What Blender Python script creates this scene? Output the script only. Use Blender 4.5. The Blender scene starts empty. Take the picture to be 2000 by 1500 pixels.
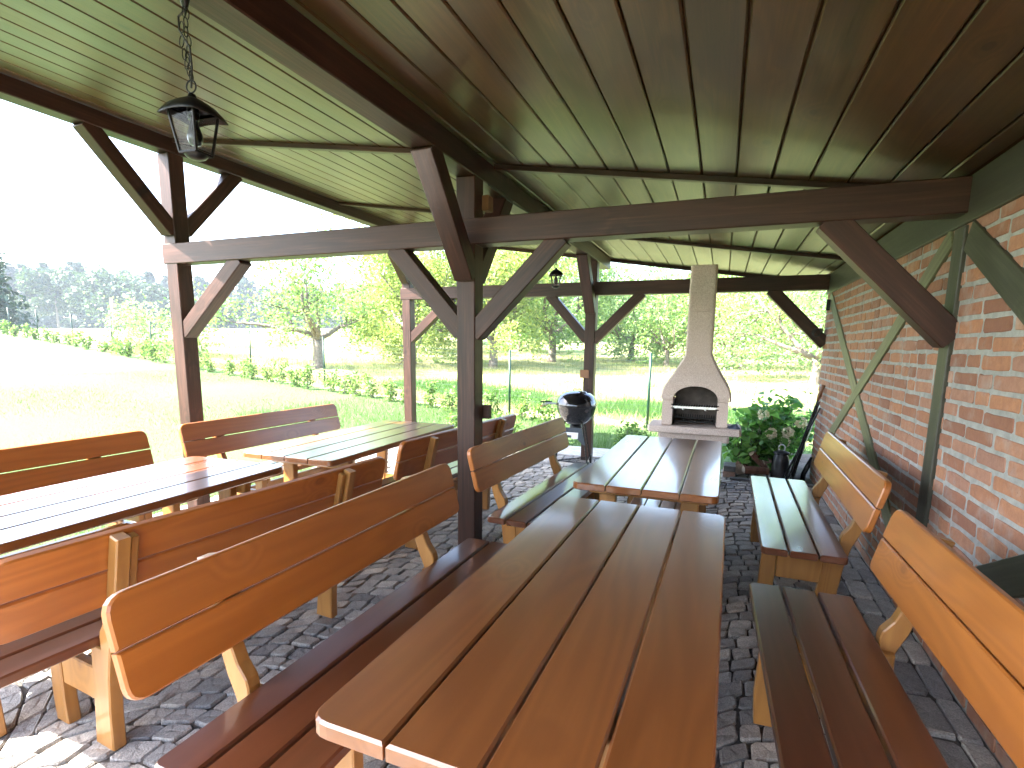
import bpy, bmesh, math, random
import numpy as np
from mathutils import Matrix, Vector, Euler

rnd = random.Random(7)
R = math.radians
SC = bpy.context.scene
COL = SC.collection

# ------------------------------------------------------------------ camera
CAM_H = 1.55
yaw, pitch, roll = R(21.435), R(8.983), R(0.676)
fw = Vector((-math.sin(yaw)*math.cos(pitch), math.cos(yaw)*math.cos(pitch), -math.sin(pitch)))
rt = Vector((math.cos(yaw), math.sin(yaw), 0.0))
up = rt.cross(fw)
rt2 = rt*math.cos(roll) + up*math.sin(roll)
up2 = -rt*math.sin(roll) + up*math.cos(roll)
cam_d = bpy.data.cameras.new("camera")
cam = bpy.data.objects.new("camera", cam_d)
COL.objects.link(cam)
cam_d.sensor_width = 36.0
cam_d.lens = 1032.9/2000*36.0
cam_d.shift_y = (838.5-750)/2000
cam_d.clip_start = 0.05
cam_d.clip_end = 3000
cam.matrix_world = Matrix(((rt2.x, up2.x, -fw.x, 0), (rt2.y, up2.y, -fw.y, 0), (rt2.z, up2.z, -fw.z, CAM_H), (0, 0, 0, 1)))
SC.camera = cam

# ------------------------------------------------------------------ light
LD = Vector((1.36, 1.0, -1.86)).normalized()          # direction the sunlight travels
SUN_EL = math.asin(-LD.z)
SUN_AZ = math.atan2(-LD.x, -LD.y)                       # from +Y towards +X
world = bpy.data.worlds.new("World")
SC.world = world
world.use_nodes = True
nt = world.node_tree
bg = nt.nodes["Background"]
sky = nt.nodes.new("ShaderNodeTexSky")
sky.sky_type = 'NISHITA'
sky.sun_disc = False
sky.sun_elevation = SUN_EL
sky.sun_rotation = SUN_AZ
sky.air_density = 1.0
sky.dust_density = 2.0
sky.ozone_density = 1.0
nt.links.new(sky.outputs[0], bg.inputs[0])
bg.inputs[1].default_value = 0.15
sd = bpy.data.lights.new("sun", 'SUN')
sd.energy = 5.0
sd.angle = R(0.53)
sd.color = (1.0, 0.95, 0.86)
sun = bpy.data.objects.new("sun", sd)
COL.objects.link(sun)
sun.rotation_mode = 'QUATERNION'
sun.rotation_quaternion = LD.to_track_quat('-Z', 'Y')
sun.location = (-12, -10, 18)

SC.view_settings.view_transform = 'Standard'
SC.view_settings.look = 'None'
SC.view_settings.gamma = 1.0
SC.view_settings.exposure = 3.35
SC.view_settings.use_curve_mapping = False
SC.render.engine = 'CYCLES'
cy = SC.cycles
cy.use_denoising = True
cy.denoiser = 'OPENIMAGEDENOISE'
cy.denoising_input_passes = 'RGB_ALBEDO_NORMAL'
cy.max_bounces = 8
cy.diffuse_bounces = 4
cy.glossy_bounces = 4
cy.transmission_bounces = 6
cy.transparent_max_bounces = 8
cy.volume_bounces = 0
cy.sample_clamp_indirect = 6.0
cy.caustics_reflective = False
cy.caustics_refractive = False
cy.use_adaptive_sampling = True
cy.adaptive_threshold = 0.02

# ------------------------------------------------------------------ materials
def new_mat(name):
    m = bpy.data.materials.new(name)
    m.use_nodes = True
    t = m.node_tree
    return m, t, t.nodes["Principled BSDF"]

def N(t, typ, **kw):
    n = t.nodes.new(typ)
    for k, v in kw.items():
        setattr(n, k, v)
    return n

def val(n, **kw):
    for k, v in kw.items():
        n.inputs[k.replace('_', ' ')].default_value = v
    return n

def ramp(t, fac, stops):
    r = t.nodes.new("ShaderNodeValToRGB")
    e = r.color_ramp.elements
    while len(e) < len(stops):
        e.new(0.5)
    for i, (p, c) in enumerate(stops):
        e[i].position = p
        e[i].color = (c[0], c[1], c[2], 1) if not isinstance(c, (int, float)) else (c, c, c, 1)
    t.links.new(fac, r.inputs[0])
    return r

def mixc(t, fac, a, b, mode='MIX'):
    n = t.nodes.new("ShaderNodeMix")
    n.data_type = 'RGBA'
    n.blend_type = mode
    for s, v in ((0, fac), (6, a), (7, b)):
        if isinstance(v, bpy.types.NodeSocket):
            t.links.new(v, n.inputs[s])
        else:
            n.inputs[s].default_value = v if s == 0 else (v[0], v[1], v[2], 1)
    return n.outputs[2]

def math_n(t, op, a, b=None, clamp=False):
    n = t.nodes.new("ShaderNodeMath")
    n.operation = op
    n.use_clamp = clamp
    for i, v in ((0, a), (1, b)):
        if v is None:
            continue
        if isinstance(v, bpy.types.NodeSocket):
            t.links.new(v, n.inputs[i])
        else:
            n.inputs[i].default_value = v
    return n.outputs[0]

def obj_coords(t, scale, random_offset=True):
    tc = N(t, "ShaderNodeTexCoord")
    src = tc.outputs["Object"]
    if random_offset:
        oi = N(t, "ShaderNodeObjectInfo")
        mu = math_n(t, 'MULTIPLY', oi.outputs["Random"], 37.0)
        ad = N(t, "ShaderNodeVectorMath", operation='ADD')
        t.links.new(src, ad.inputs[0])
        t.links.new(mu, ad.inputs[1])
        src = ad.outputs[0]
    v = N(t, "ShaderNodeVectorMath", operation='MULTIPLY')
    t.links.new(src, v.inputs[0])
    v.inputs[1].default_value = scale
    return v.outputs[0], src

def noise(t, vec, scale, detail=3.0, rough=0.5, dist=0.0):
    n = N(t, "ShaderNodeTexNoise")
    t.links.new(vec, n.inputs["Vector"])
    n.inputs["Scale"].default_value = scale
    n.inputs["Detail"].default_value = detail
    n.inputs["Roughness"].default_value = rough
    n.inputs["Distortion"].default_value = dist
    return n.outputs["Fac"]

def wood(name, dark, mid, light, rough=0.35, coat=0.0, knots=0.7, streak=1.0, rings=26.0, bump=0.06, coat_rough=0.12, spec=0.5, vary=0.35, fine=1.0, blotch=0.0, blotch_c=(0.2, 0.2, 0.1)):
    m, t, p = new_mat(name)
    v_ring, src = obj_coords(t, (0.55, 5.0, 5.0))
    v_fine, _ = obj_coords(t, (2.5, 70.0, 70.0))
    v_knot, _ = obj_coords(t, (3.2, 5.2, 0.5))
    # knots (stretched through the thickness so that a face cuts them)
    vo = N(t, "ShaderNodeTexVoronoi")
    t.links.new(v_knot, vo.inputs["Vector"])
    vo.inputs["Scale"].default_value = 1.0
    sep = N(t, "ShaderNodeSeparateColor")
    t.links.new(vo.outputs["Color"], sep.inputs[0])
    gate = math_n(t, 'GREATER_THAN', sep.outputs[0], 0.62)
    kd = ramp(t, vo.outputs["Distance"], [(0.03, 0.85), (0.075, 1.0), (0.105, 0.35), (0.20, 0.0)]).outputs[0]
    halo = ramp(t, vo.outputs["Distance"], [(0.0, 1.0), (0.38, 0.0)]).outputs[0]
    # growth rings as contour lines of a stretched noise field
    nr = noise(t, v_ring, 1.0, 2.0, 0.45, 0.25)
    nk = math_n(t, 'ADD', nr, math_n(t, 'MULTIPLY', math_n(t, 'MULTIPLY', halo, gate), 0.28))
    s = math_n(t, 'SINE', math_n(t, 'MULTIPLY', nk, rings*2.6))
    s = math_n(t, 'MULTIPLY_ADD', s, 0.5)
    s.node.inputs[2].default_value = 0.5
    nf = noise(t, v_fine, 1.0, 4.0, 0.65)
    dk = tuple(a_*(1-fine)+b_*fine for a_, b_ in zip(mid, dark)); lt = tuple(a_*(1-fine)+b_*fine for a_, b_ in zip(mid, light))
    c1 = ramp(t, nf, [(0.2, dk), (0.5, mid), (0.8, lt)]).outputs[0]
    c2 = mixc(t, math_n(t, 'MULTIPLY', s, 0.5*streak), c1, (dark[0]*0.72, dark[1]*0.66, dark[2]*0.62))
    big, _ = obj_coords(t, (0.9, 3.0, 3.0))
    nb = noise(t, big, 1.0, 2.0)
    c3 = mixc(t, math_n(t, 'MULTIPLY', ramp(t, nb, [(0.35, 0.0), (0.75, 1.0)]).outputs[0], 0.4), c2, light)
    kf = math_n(t, 'MULTIPLY', math_n(t, 'MULTIPLY', kd, gate), knots)
    c4 = mixc(t, kf, c3, (dark[0]*0.5, dark[1]*0.4, dark[2]*0.36))
    # board to board variation
    oi = N(t, "ShaderNodeObjectInfo")
    vb = math_n(t, 'MULTIPLY_ADD', oi.outputs["Random"], vary)
    vb.node.inputs[2].default_value = 1.0 - vary*0.5
    hsv = N(t, "ShaderNodeHueSaturation")
    t.links.new(vb, hsv.inputs["Value"])
    t.links.new(c4, hsv.inputs["Color"])
    out = hsv.outputs[0]
    if blotch > 0:
        vbl, _ = obj_coords(t, (1.3, 4.0, 4.0))
        bl = ramp(t, noise(t, vbl, 1.0, 4.0, 0.6), [(0.45, 0.0), (0.7, 1.0)]).outputs[0]
        out = mixc(t, math_n(t, 'MULTIPLY', bl, blotch), out, blotch_c)
    t.links.new(out, p.inputs["Base Color"])
    rr = math_n(t, 'MULTIPLY_ADD', nb, 0.16)
    rr.node.inputs[2].default_value = rough - 0.08
    t.links.new(rr, p.inputs["Roughness"])
    p.inputs["Specular IOR Level"].default_value = spec
    p.inputs["Coat Weight"].default_value = coat
    p.inputs["Coat Roughness"].default_value = coat_rough
    if bump:
        b = N(t, "ShaderNodeBump")
        b.inputs["Strength"].default_value = bump
        b.inputs["Distance"].default_value = 0.004
        hb = math_n(t, 'ADD', math_n(t, 'MULTIPLY', nf, fine), math_n(t, 'MULTIPLY', nb, 2.0))
        t.links.new(hb, b.inputs["Height"])
        t.links.new(b.outputs[0], p.inputs["Normal"])
    return m

def plain(name, col, rough=0.6, metal=0.0, var=0.25, scale=9.0, bump=0.0, spec=0.5, coat=0.0, col2=None, detail=4.0):
    m, t, p = new_mat(name)
    v, _ = obj_coords(t, (1, 1, 1))
    n = noise(t, v, scale, detail, 0.6)
    a = tuple(c*(1-var) for c in col)
    b = col2 or tuple(min(1, c*(1+var)) for c in col)
    t.links.new(ramp(t, n, [(0.3, a), (0.7, b)]).outputs[0], p.inputs["Base Color"])
    p.inputs["Roughness"].default_value = rough
    p.inputs["Metallic"].default_value = metal
    p.inputs["Specular IOR Level"].default_value = spec
    p.inputs["Coat Weight"].default_value = coat
    if bump:
        bn = N(t, "ShaderNodeBump")
        bn.inputs["Strength"].default_value = bump
        bn.inputs["Distance"].default_value = 0.01
        t.links.new(n, bn.inputs["Height"])
        t.links.new(bn.outputs[0], p.inputs["Normal"])
    return m

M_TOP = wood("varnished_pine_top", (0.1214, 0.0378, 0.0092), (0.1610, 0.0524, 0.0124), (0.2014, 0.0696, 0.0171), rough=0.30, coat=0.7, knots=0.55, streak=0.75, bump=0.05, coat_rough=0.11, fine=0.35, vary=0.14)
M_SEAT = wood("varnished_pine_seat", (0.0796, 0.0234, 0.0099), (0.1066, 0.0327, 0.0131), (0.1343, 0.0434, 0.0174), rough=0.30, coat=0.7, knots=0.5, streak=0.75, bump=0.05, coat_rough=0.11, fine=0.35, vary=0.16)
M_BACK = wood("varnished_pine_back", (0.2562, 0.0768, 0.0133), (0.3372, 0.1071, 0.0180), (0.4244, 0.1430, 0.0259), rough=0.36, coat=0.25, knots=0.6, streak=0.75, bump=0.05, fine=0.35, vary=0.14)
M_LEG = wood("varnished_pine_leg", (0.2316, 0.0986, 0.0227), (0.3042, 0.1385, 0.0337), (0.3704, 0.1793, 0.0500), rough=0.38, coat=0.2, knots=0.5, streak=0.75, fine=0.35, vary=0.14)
M_BEAM = wood("dark_stained_timber", (0.0131, 0.0051, 0.0036), (0.0370, 0.0150, 0.0105), (0.0957, 0.0407, 0.0286), rough=0.46, knots=0.9, streak=1.1, rings=18, bump=0.2, vary=0.22, spec=0.32, blotch=0.25, blotch_c=(0.016, 0.008, 0.006))
M_CEIL = wood("stained_ceiling_board", (0.0271, 0.0123, 0.0028), (0.0609, 0.0271, 0.0064), (0.1018, 0.0439, 0.0109), rough=0.40, coat=0.2, coat_rough=0.25, knots=0.95, streak=1.0, rings=22, bump=0.08, vary=0.25, spec=0.42, blotch=0.45, blotch_c=(0.030, 0.017, 0.008))
M_FRAME = wood("weathered_wall_timber", (0.0180, 0.0171, 0.0108), (0.0353, 0.0335, 0.0216), (0.0672, 0.0624, 0.0408), rough=0.5, knots=0.4, streak=0.7, bump=0.15, vary=0.2)
M_FRAME2 = wood("pale_weathered_lit_brace", (0.060, 0.060, 0.030), (0.125, 0.122, 0.066), (0.20, 0.19, 0.11), rough=0.5, knots=0.4, streak=0.7, bump=0.15, vary=0.1, blotch=0.6, blotch_c=(0.035, 0.038, 0.022))  # lichen tone, plus the light on these braces put into the colour
M_ROOF = plain("brown_roof_underlay", (0.11, 0.05, 0.022), 0.9)
M_IRON = plain("black_iron", (0.012, 0.012, 0.013), 0.38, 0.6, scale=30)
M_ENAMEL = plain("black_enamel", (0.008, 0.008, 0.010), 0.10, 0.0, var=0.1, coat=0.6)
M_STEEL = plain("brushed_steel", (0.55, 0.55, 0.55), 0.3, 1.0, scale=40)
M_GREEN = plain("green_coated_steel", (0.003, 0.030, 0.016), 0.4, 0.0, scale=20)
M_WHITE = plain("white_sticker", (0.75, 0.78, 0.80), 0.5, var=0.05)
M_BULB = plain("opal_bulb", (0.88, 0.88, 0.87), 0.25, var=0.03)
M_CONC = plain("pale_concrete", (0.42, 0.40, 0.37), 0.85, var=0.25, scale=14, bump=0.3)
M_KERB = plain("dark_kerb_stone", (0.13, 0.13, 0.13), 0.85, var=0.35, scale=20, bump=0.4)
M_SOIL = plain("garden_soil", (0.075, 0.055, 0.04), 0.95, var=0.4, scale=12, bump=0.8)
M_SOOT = plain("sooty_firebrick", (0.12, 0.10, 0.088), 0.9, var=0.5, scale=7, bump=0.3)
M_BARK = plain("fruit_tree_bark", (0.15, 0.12, 0.10), 0.9, var=0.4, scale=14, bump=0.6)
M_LOG = plain("split_log_wood", (0.42, 0.33, 0.24), 0.8, var=0.3, scale=16, bump=0.3)
M_LOGBARK = plain("log_bark", (0.14, 0.065, 0.04), 0.9, var=0.4, scale=20, bump=0.6)
M_CLOTH = plain("blue_grey_cloth", (0.09, 0.11, 0.17), 0.9, var=0.3, scale=20)
M_CAN = plain("dark_milk_can_metal", (0.045, 0.045, 0.05), 0.38, 0.7, var=0.4, scale=6)
M_RED = plain("dull_red_brown", (0.16, 0.05, 0.03), 0.7, var=0.3)
M_CABLE = plain("black_cable", (0.015, 0.015, 0.015), 0.5)
M_SWITCH = plain("brown_junction_box", (0.19, 0.085, 0.04), 0.5, var=0.15)

def granite(name, base, pale_grain):
    m, t, p = new_mat(name)
    v, src = obj_coords(t, (1, 1, 1), False)
    n1 = noise(t, v, 150.0, 3.0, 0.7)
    n2 = noise(t, v, 16.0, 3.0, 0.6)
    g = N(t, "ShaderNodeNewGeometry")
    oi = N(t, "ShaderNodeObjectInfo")
    rr = math_n(t, 'FRACT', math_n(t, 'ADD', g.outputs["Random Per Island"], oi.outputs["Random"]))
    c = ramp(t, n1, [(0.3, base), (0.62, pale_grain)]).outputs[0]  # noise mixes the base with the stone's own paler grain
    tone = ramp(t, rr, [(0.0, (0.55, 0.55, 0.57)), (0.35, (0.8, 0.78, 0.76)), (0.7, (1.0, 0.98, 0.95)), (1.0, (1.2, 1.12, 1.02))]).outputs[0]
    c = mixc(t, 1.0, c, tone, 'MULTIPLY')
    c = mixc(t, math_n(t, 'MULTIPLY', ramp(t, n2, [(0.4, 0.0), (0.7, 1.0)]).outputs[0], 0.35), c, tuple(x*0.5 for x in base))
    t.links.new(c, p.inputs["Base Color"])
    p.inputs["Roughness"].default_value = 0.75
    b = N(t, "ShaderNodeBump")
    b.inputs["Strength"].default_value = 0.9
    b.inputs["Distance"].default_value = 0.008
    n3 = noise(t, v, 48.0, 4.0, 0.65)
    t.links.new(math_n(t, 'ADD', n3, math_n(t, 'MULTIPLY', n2, 1.5)), b.inputs["Height"])
    t.links.new(b.outputs[0], p.inputs["Normal"])
    return m
M_COB = granite("granite_cobble", (0.22, 0.21, 0.20), (0.46, 0.435, 0.405))
M_JOINT = plain("dark_joint_sand", (0.075, 0.068, 0.06), 0.95, var=0.5, scale=40, bump=0.6)
M_AGG = None

def brick_mat():
    m, t, p = new_mat("old_red_brick")
    v, _ = obj_coords(t, (1, 1, 1), False)
    g = N(t, "ShaderNodeNewGeometry")
    oi = N(t, "ShaderNodeObjectInfo")
    rr = math_n(t, 'FRACT', math_n(t, 'ADD', g.outputs["Random Per Island"], oi.outputs["Random"]))
    tone = ramp(t, rr, [(0.0, (0.24, 0.105, 0.066)), (0.3, (0.34, 0.150, 0.085)), (0.55, (0.42, 0.190, 0.098)), (0.8, (0.40, 0.20, 0.125)), (1.0, (0.33, 0.17, 0.12))]).outputs[0]
    g2 = N(t, "ShaderNodeNewGeometry")
    wv = g2.outputs["Position"]
    n1 = noise(t, wv, 26.0, 5.0, 0.7)
    n2 = noise(t, wv, 7.0, 3.0, 0.6)
    c = mixc(t, ramp(t, n1, [(0.35, 0.45), (0.65, 0.0)]).outputs[0], tone, (0.19, 0.08, 0.055))
    # mortar smears and lime bloom
    c = mixc(t, math_n(t, 'MULTIPLY', ramp(t, n2, [(0.52, 0.0), (0.72, 1.0)]).outputs[0], 0.45), c, (0.37, 0.32, 0.285))
    n4 = noise(t, wv, 60.0, 3.0, 0.6)
    c = mixc(t, ramp(t, n4, [(0.24, 0.8), (0.31, 0.0)]).outputs[0], c, (0.05, 0.03, 0.025))
    t.links.new(c, p.inputs["Base Color"])
    p.inputs["Roughness"].default_value = 0.85
    b = N(t, "ShaderNodeBump")
    b.inputs["Strength"].default_value = 0.7
    b.inputs["Distance"].default_value = 0.006
    t.links.new(math_n(t, 'ADD', n1, math_n(t, 'MULTIPLY', n4, 0.4)), b.inputs["Height"])
    t.links.new(b.outputs[0], p.inputs["Normal"])
    return m
M_BRICK = brick_mat()
M_MORTAR = plain("grey_mortar", (0.31, 0.305, 0.285), 0.95, var=0.22, scale=18, bump=0.6, detail=6)

def aggregate():
    m, t, p = new_mat("washed_aggregate_concrete")
    v, _ = obj_coords(t, (1, 1, 1), False)
    n1 = noise(t, v, 120.0, 2.0, 0.7)
    n2 = noise(t, v, 5.0, 3.0, 0.6)
    c = ramp(t, n1, [(0.3, (0.42, 0.32, 0.275)), (0.5, (0.66, 0.54, 0.48)), (0.7, (0.78, 0.69, 0.63))]).outputs[0]
    c = mixc(t, math_n(t, 'MULTIPLY', n2, 0.35), c, (0.48, 0.39, 0.34))
    t.links.new(c, p.inputs["Base Color"])
    p.inputs["Roughness"].default_value = 0.9
    b = N(t, "ShaderNodeBump")
    b.inputs["Strength"].default_value = 0.5
    b.inputs["Distance"].default_value = 0.005
    t.links.new(n1, b.inputs["Height"])
    t.links.new(b.outputs[0], p.inputs["Normal"])
    return m
M_AGG = aggregate()

def leafmat(name, cols, trans=0.42, rough=0.5):
    m, t, p = new_mat(name)
    g = N(t, "ShaderNodeNewGeometry")
    n = noise(t, g.outputs["Position"], 0.9, 2.0)
    f = math_n(t, 'ADD', math_n(t, 'MULTIPLY', g.outputs["Random Per Island"], 0.65), math_n(t, 'MULTIPLY', n, 0.35))
    k = len(cols)
    c = ramp(t, f, [(0.12 + 0.72*i/(k-1), cols[i]) for i in range(k)]).outputs[0]
    t.links.new(c, p.inputs["Base Color"])
    p.inputs["Roughness"].default_value = rough
    p.inputs["Specular IOR Level"].default_value = 0.35
    tr = N(t, "ShaderNodeBsdfTranslucent")
    br = mixc(t, 1.0, c, (1.35, 1.45, 0.85), 'MULTIPLY')
    t.links.new(br, tr.inputs[0])
    mx = N(t, "ShaderNodeMixShader")
    mx.inputs[0].default_value = trans
    t.links.new(p.outputs[0], mx.inputs[1])
    t.links.new(tr.outputs[0], mx.inputs[2])
    t.links.new(mx.outputs[0], t.nodes["Material Output"].inputs[0])
    return m
M_LEAF_A = leafmat("apple_leaves", [(0.077, 0.154, 0.055), (0.137, 0.239, 0.085), (0.213, 0.316, 0.120), (0.307, 0.376, 0.154)])
M_LEAF_Y = leafmat("yellow_green_leaves", [(0.128, 0.196, 0.060), (0.213, 0.290, 0.089), (0.316, 0.367, 0.128), (0.427, 0.444, 0.171)])
M_LEAF_P = leafmat("pale_green_leaves", [(0.102, 0.179, 0.085), (0.171, 0.265, 0.123), (0.248, 0.342, 0.162), (0.307, 0.401, 0.205)])
M_LEAF_H = leafmat("hedge_leaves", [(0.049, 0.110, 0.030), (0.091, 0.177, 0.049), (0.152, 0.232, 0.073), (0.220, 0.287, 0.104)])
M_LEAF_D = leafmat("conifer_needles", [(0.012, 0.035, 0.020), (0.022, 0.055, 0.032), (0.035, 0.075, 0.045)], 0.15)
M_LEAF_F = leafmat("forest_leaves", [(0.014, 0.030, 0.020), (0.022, 0.045, 0.028), (0.034, 0.060, 0.036)], 0.2)
M_LEAF_R = leafmat("wood_edge_leaves", [(0.030, 0.058, 0.032), (0.048, 0.082, 0.042), (0.068, 0.105, 0.052)], 0.2)
M_LEAF_G = leafmat("hydrangea_leaves", [(0.048, 0.152, 0.040), (0.088, 0.224, 0.056), (0.144, 0.304, 0.080), (0.208, 0.352, 0.096)], 0.4, 0.4)
M_GAP = leafmat("cream_gap_flecks", [(0.55, 0.45, 0.36), (0.70, 0.62, 0.52), (0.75, 0.70, 0.60)], 0.3)  # bright ground showing through the bush, put into a cream colour
M_STRAW = leafmat("meadow_straw", [(0.16, 0.19, 0.07), (0.30, 0.29, 0.14), (0.42, 0.38, 0.22)], 0.35, 0.7)
M_GRASS = leafmat("lawn_blades", [(0.05, 0.10, 0.028), (0.075, 0.138, 0.04), (0.105, 0.165, 0.056)], 0.4, 0.5)

def ground_mat():
    m, t, p = new_mat("lawn_and_meadow")
    g = N(t, "ShaderNodeNewGeometry")
    P = g.outputs["Position"]
    sp = N(t, "ShaderNodeSeparateXYZ")
    t.links.new(P, sp.inputs[0])
    # which side of the fence line
    fl = math_n(t, 'ADD', sp.outputs[1], math_n(t, 'MULTIPLY', sp.outputs[0], 0.21))
    side = math_n(t, 'SUBTRACT', fl, 10.3)
    wob = noise(t, P, 1.2, 3.0)
    side = math_n(t, 'ADD', side, math_n(t, 'MULTIPLY', math_n(t, 'SUBTRACT', wob, 0.5), 1.2))
    f = ramp(t, math_n(t, 'MULTIPLY_ADD', side, 0.8), [(0.35, 0.0), (0.65, 1.0)])
    f.inputs[0].links[0].from_node.inputs[2].default_value = 0.5
    nl = noise(t, P, 30.0, 4.0, 0.7)
    nl2 = noise(t, P, 0.7, 3.0)
    lawn = ramp(t, nl, [(0.3, (0.058, 0.110, 0.034)), (0.7, (0.092, 0.152, 0.054))]).outputs[0]
    lawn = mixc(t, math_n(t, 'MULTIPLY', nl2, 0.4), lawn, (0.105, 0.155, 0.066))
    nm = noise(t, P, 0.35, 4.0, 0.6)
    nm2 = noise(t, P, 9.0, 4.0, 0.7)
    mead = ramp(t, nm2, [(0.3, (0.22, 0.23, 0.10)), (0.7, (0.40, 0.37, 0.20))]).outputs[0]
    mead = mixc(t, ramp(t, nm, [(0.45, 0.0), (0.62, 0.75)]).outputs[0], mead, (0.11, 0.20, 0.045))
    # strip of uncut green grass just beyond the fence
    w2 = math_n(t, 'ADD', fl, math_n(t, 'MULTIPLY', math_n(t, 'SUBTRACT', noise(t, P, 0.8, 3.0), 0.5), 2.4))
    band = ramp(t, math_n(t, 'MULTIPLY', w2, 0.05), [(0.565, 0.0), (0.60, 1.0), (0.70, 1.0), (0.76, 0.0)]).outputs[0]
    xr = ramp(t, math_n(t, 'MULTIPLY_ADD', sp.outputs[0], 0.04), [(0.0, 0.0), (0.12, 1.0), (0.62, 1.0), (0.75, 0.3)])
    xr.inputs[0].links[0].from_node.inputs[2].default_value = 0.5
    mead = mixc(t, math_n(t, 'MULTIPLY', math_n(t, 'MULTIPLY', band, xr.outputs[0]), 0.9), mead, (0.055, 0.135, 0.03))
    t.links.new(mixc(t, f.outputs[0], lawn, mead), p.inputs["Base Color"])
    p.inputs["Roughness"].default_value = 0.95
    p.inputs["Specular IOR Level"].default_value = 0.15
    b = N(t, "ShaderNodeBump")
    b.inputs["Strength"].default_value = 0.7
    b.inputs["Distance"].default_value = 0.03
    t.links.new(nl, b.inputs["Height"])
    t.links.new(b.outputs[0], p.inputs["Normal"])
    return m
M_GROUND = ground_mat()

def glass_mat():
    m, t, p = new_mat("lantern_glass")
    p.inputs["Base Color"].default_value = (0.96, 0.97, 0.98, 1)
    p.inputs["Roughness"].default_value = 0.03
    p.inputs["Transmission Weight"].default_value = 1.0
    p.inputs["IOR"].default_value = 1.14
    return m
M_GLASS = glass_mat()

# ------------------------------------------------------------------ helpers
def tag(o, label=None, cat=None, group=None, kind=None):
    if label: o["label"] = label
    if cat: o["category"] = cat
    if group: o["group"] = group
    if kind: o["kind"] = kind
    return o

def pworld(o):
    m = o.matrix_basis.copy()
    while o.parent:
        o = o.parent
        m = o.matrix_basis @ m
    return m

def put(o, M=None, parent=None, local=False):
    COL.objects.link(o)
    M = M or Matrix.Identity(4)
    if parent is not None:
        o.parent = parent
        o.matrix_basis = M if local else pworld(parent).inverted() @ M
    else:
        o.matrix_basis = M
    return o

def empty(name, loc=(0, 0, 0), rz=0.0):
    o = bpy.data.objects.new(name, None)
    o.empty_display_size = 0.2
    return put(o, Matrix.Translation(loc) @ Matrix.Rotation(rz, 4, 'Z'))

def mesh(name, vs, fs, mat, smooth=False):
    me = bpy.data.meshes.new(name)
    me.from_pydata([tuple(v) for v in vs], [], fs)
    me.update()
    if mat: me.materials.append(mat)
    if smooth:
        me.polygons.foreach_set("use_smooth", [True]*len(me.polygons))
    return me

def obj(name, vs, fs, mat, parent=None, M=None, smooth=False, local=False):
    return put(bpy.data.objects.new(name, mesh(name, vs, fs, mat, smooth)), M, parent, local)

def frame(origin, xdir, ydir):
    x = Vector(xdir).normalized()
    z = x.cross(Vector(ydir)).normalized()
    y = z.cross(x)
    return Matrix(((x.x, y.x, z.x, origin[0]), (x.y, y.y, z.y, origin[1]), (x.z, y.z, z.z, origin[2]), (0, 0, 0, 1)))

def rounded(pts, radii, seg=5):
    out = []
    n = len(pts)
    for i in range(n):
        p = Vector(pts[i]); a = Vector(pts[i-1]); b = Vector(pts[(i+1) % n]); r = radii[i]
        if r <= 0:
            out.append(tuple(p)); continue
        d1 = (a-p).normalized(); d2 = (b-p).normalized()
        ang = d1.angle(d2)
        tl = min(r/math.tan(ang/2), (a-p).length*0.49, (b-p).length*0.49)
        p1 = p+d1*tl; p2 = p+d2*tl
        for k in range(seg+1):
            s = k/seg
            q = p1*(1-s)**2 + p*2*s*(1-s) + p2*s*s
            out.append((q.x, q.y))
    return out

def inset(poly, d):
    n = len(poly); out = []
    for i in range(n):
        a = Vector(poly[i-1]); p = Vector(poly[i]); b = Vector(poly[(i+1) % n])
        e1 = (p-a); e2 = (b-p)
        if e1.length < 1e-9: e1 = e2
        if e2.length < 1e-9: e2 = e1
        n1 = Vector((-e1.y, e1.x)).normalized(); n2 = Vector((-e2.y, e2.x)).normalized()
        m = (n1+n2)
        if m.length < 1e-6: m = n1
        m.normalize()
        k = d/max(0.35, m.dot(n1))
        q = p + m*k
        out.append((q.x, q.y))
    return out

def slab(poly, t, bev=0.004):
    """counter-clockwise polygon in local XY, extruded over z = 0..t with a chamfered rim"""
    n = len(poly)
    inn = inset(poly, bev)
    vs = [(x, y, 0) for x, y in inn] + [(x, y, bev) for x, y in poly] + [(x, y, t-bev) for x, y in poly] + [(x, y, t) for x, y in inn]
    fs = [tuple(range(n-1, -1, -1)), tuple(range(3*n, 4*n))]
    for r in range(3):
        for i in range(n):
            j = (i+1) % n
            fs.append((r*n+i, r*n+j, (r+1)*n+j, (r+1)*n+i))
    return vs, fs

def board_data(L, w, t, rad=(0, 0, 0, 0), bev=0.004):
    poly = rounded([(0, 0), (L, 0), (L, w), (0, w)], rad)
    return slab(poly, t, bev)

def board(name, origin, xdir, ydir, L, w, t, mat, parent=None, rad=(0, 0, 0, 0), bev=0.004):
    vs, fs = board_data(L, w, t, rad, bev)
    return obj(name, vs, fs, mat, parent, frame(origin, xdir, ydir))

def timber(name, p0, p1, w, h, mat, parent=None, side=None, bev=0.006):
    """squared timber from p0 to p1 (centre line); w = width along 'side', h = the other way"""
    p0 = Vector(p0); p1 = Vector(p1)
    d = (p1-p0)
    s = Vector(side) if side else Vector((1, 0, 0))
    s = (s - d.normalized()*s.dot(d.normalized())).normalized()
    z = d.normalized().cross(s)
    o = p0 - s*w/2 - z*h/2
    return board(name, o, d, s, d.length, w, h, mat, parent, bev=bev)

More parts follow.
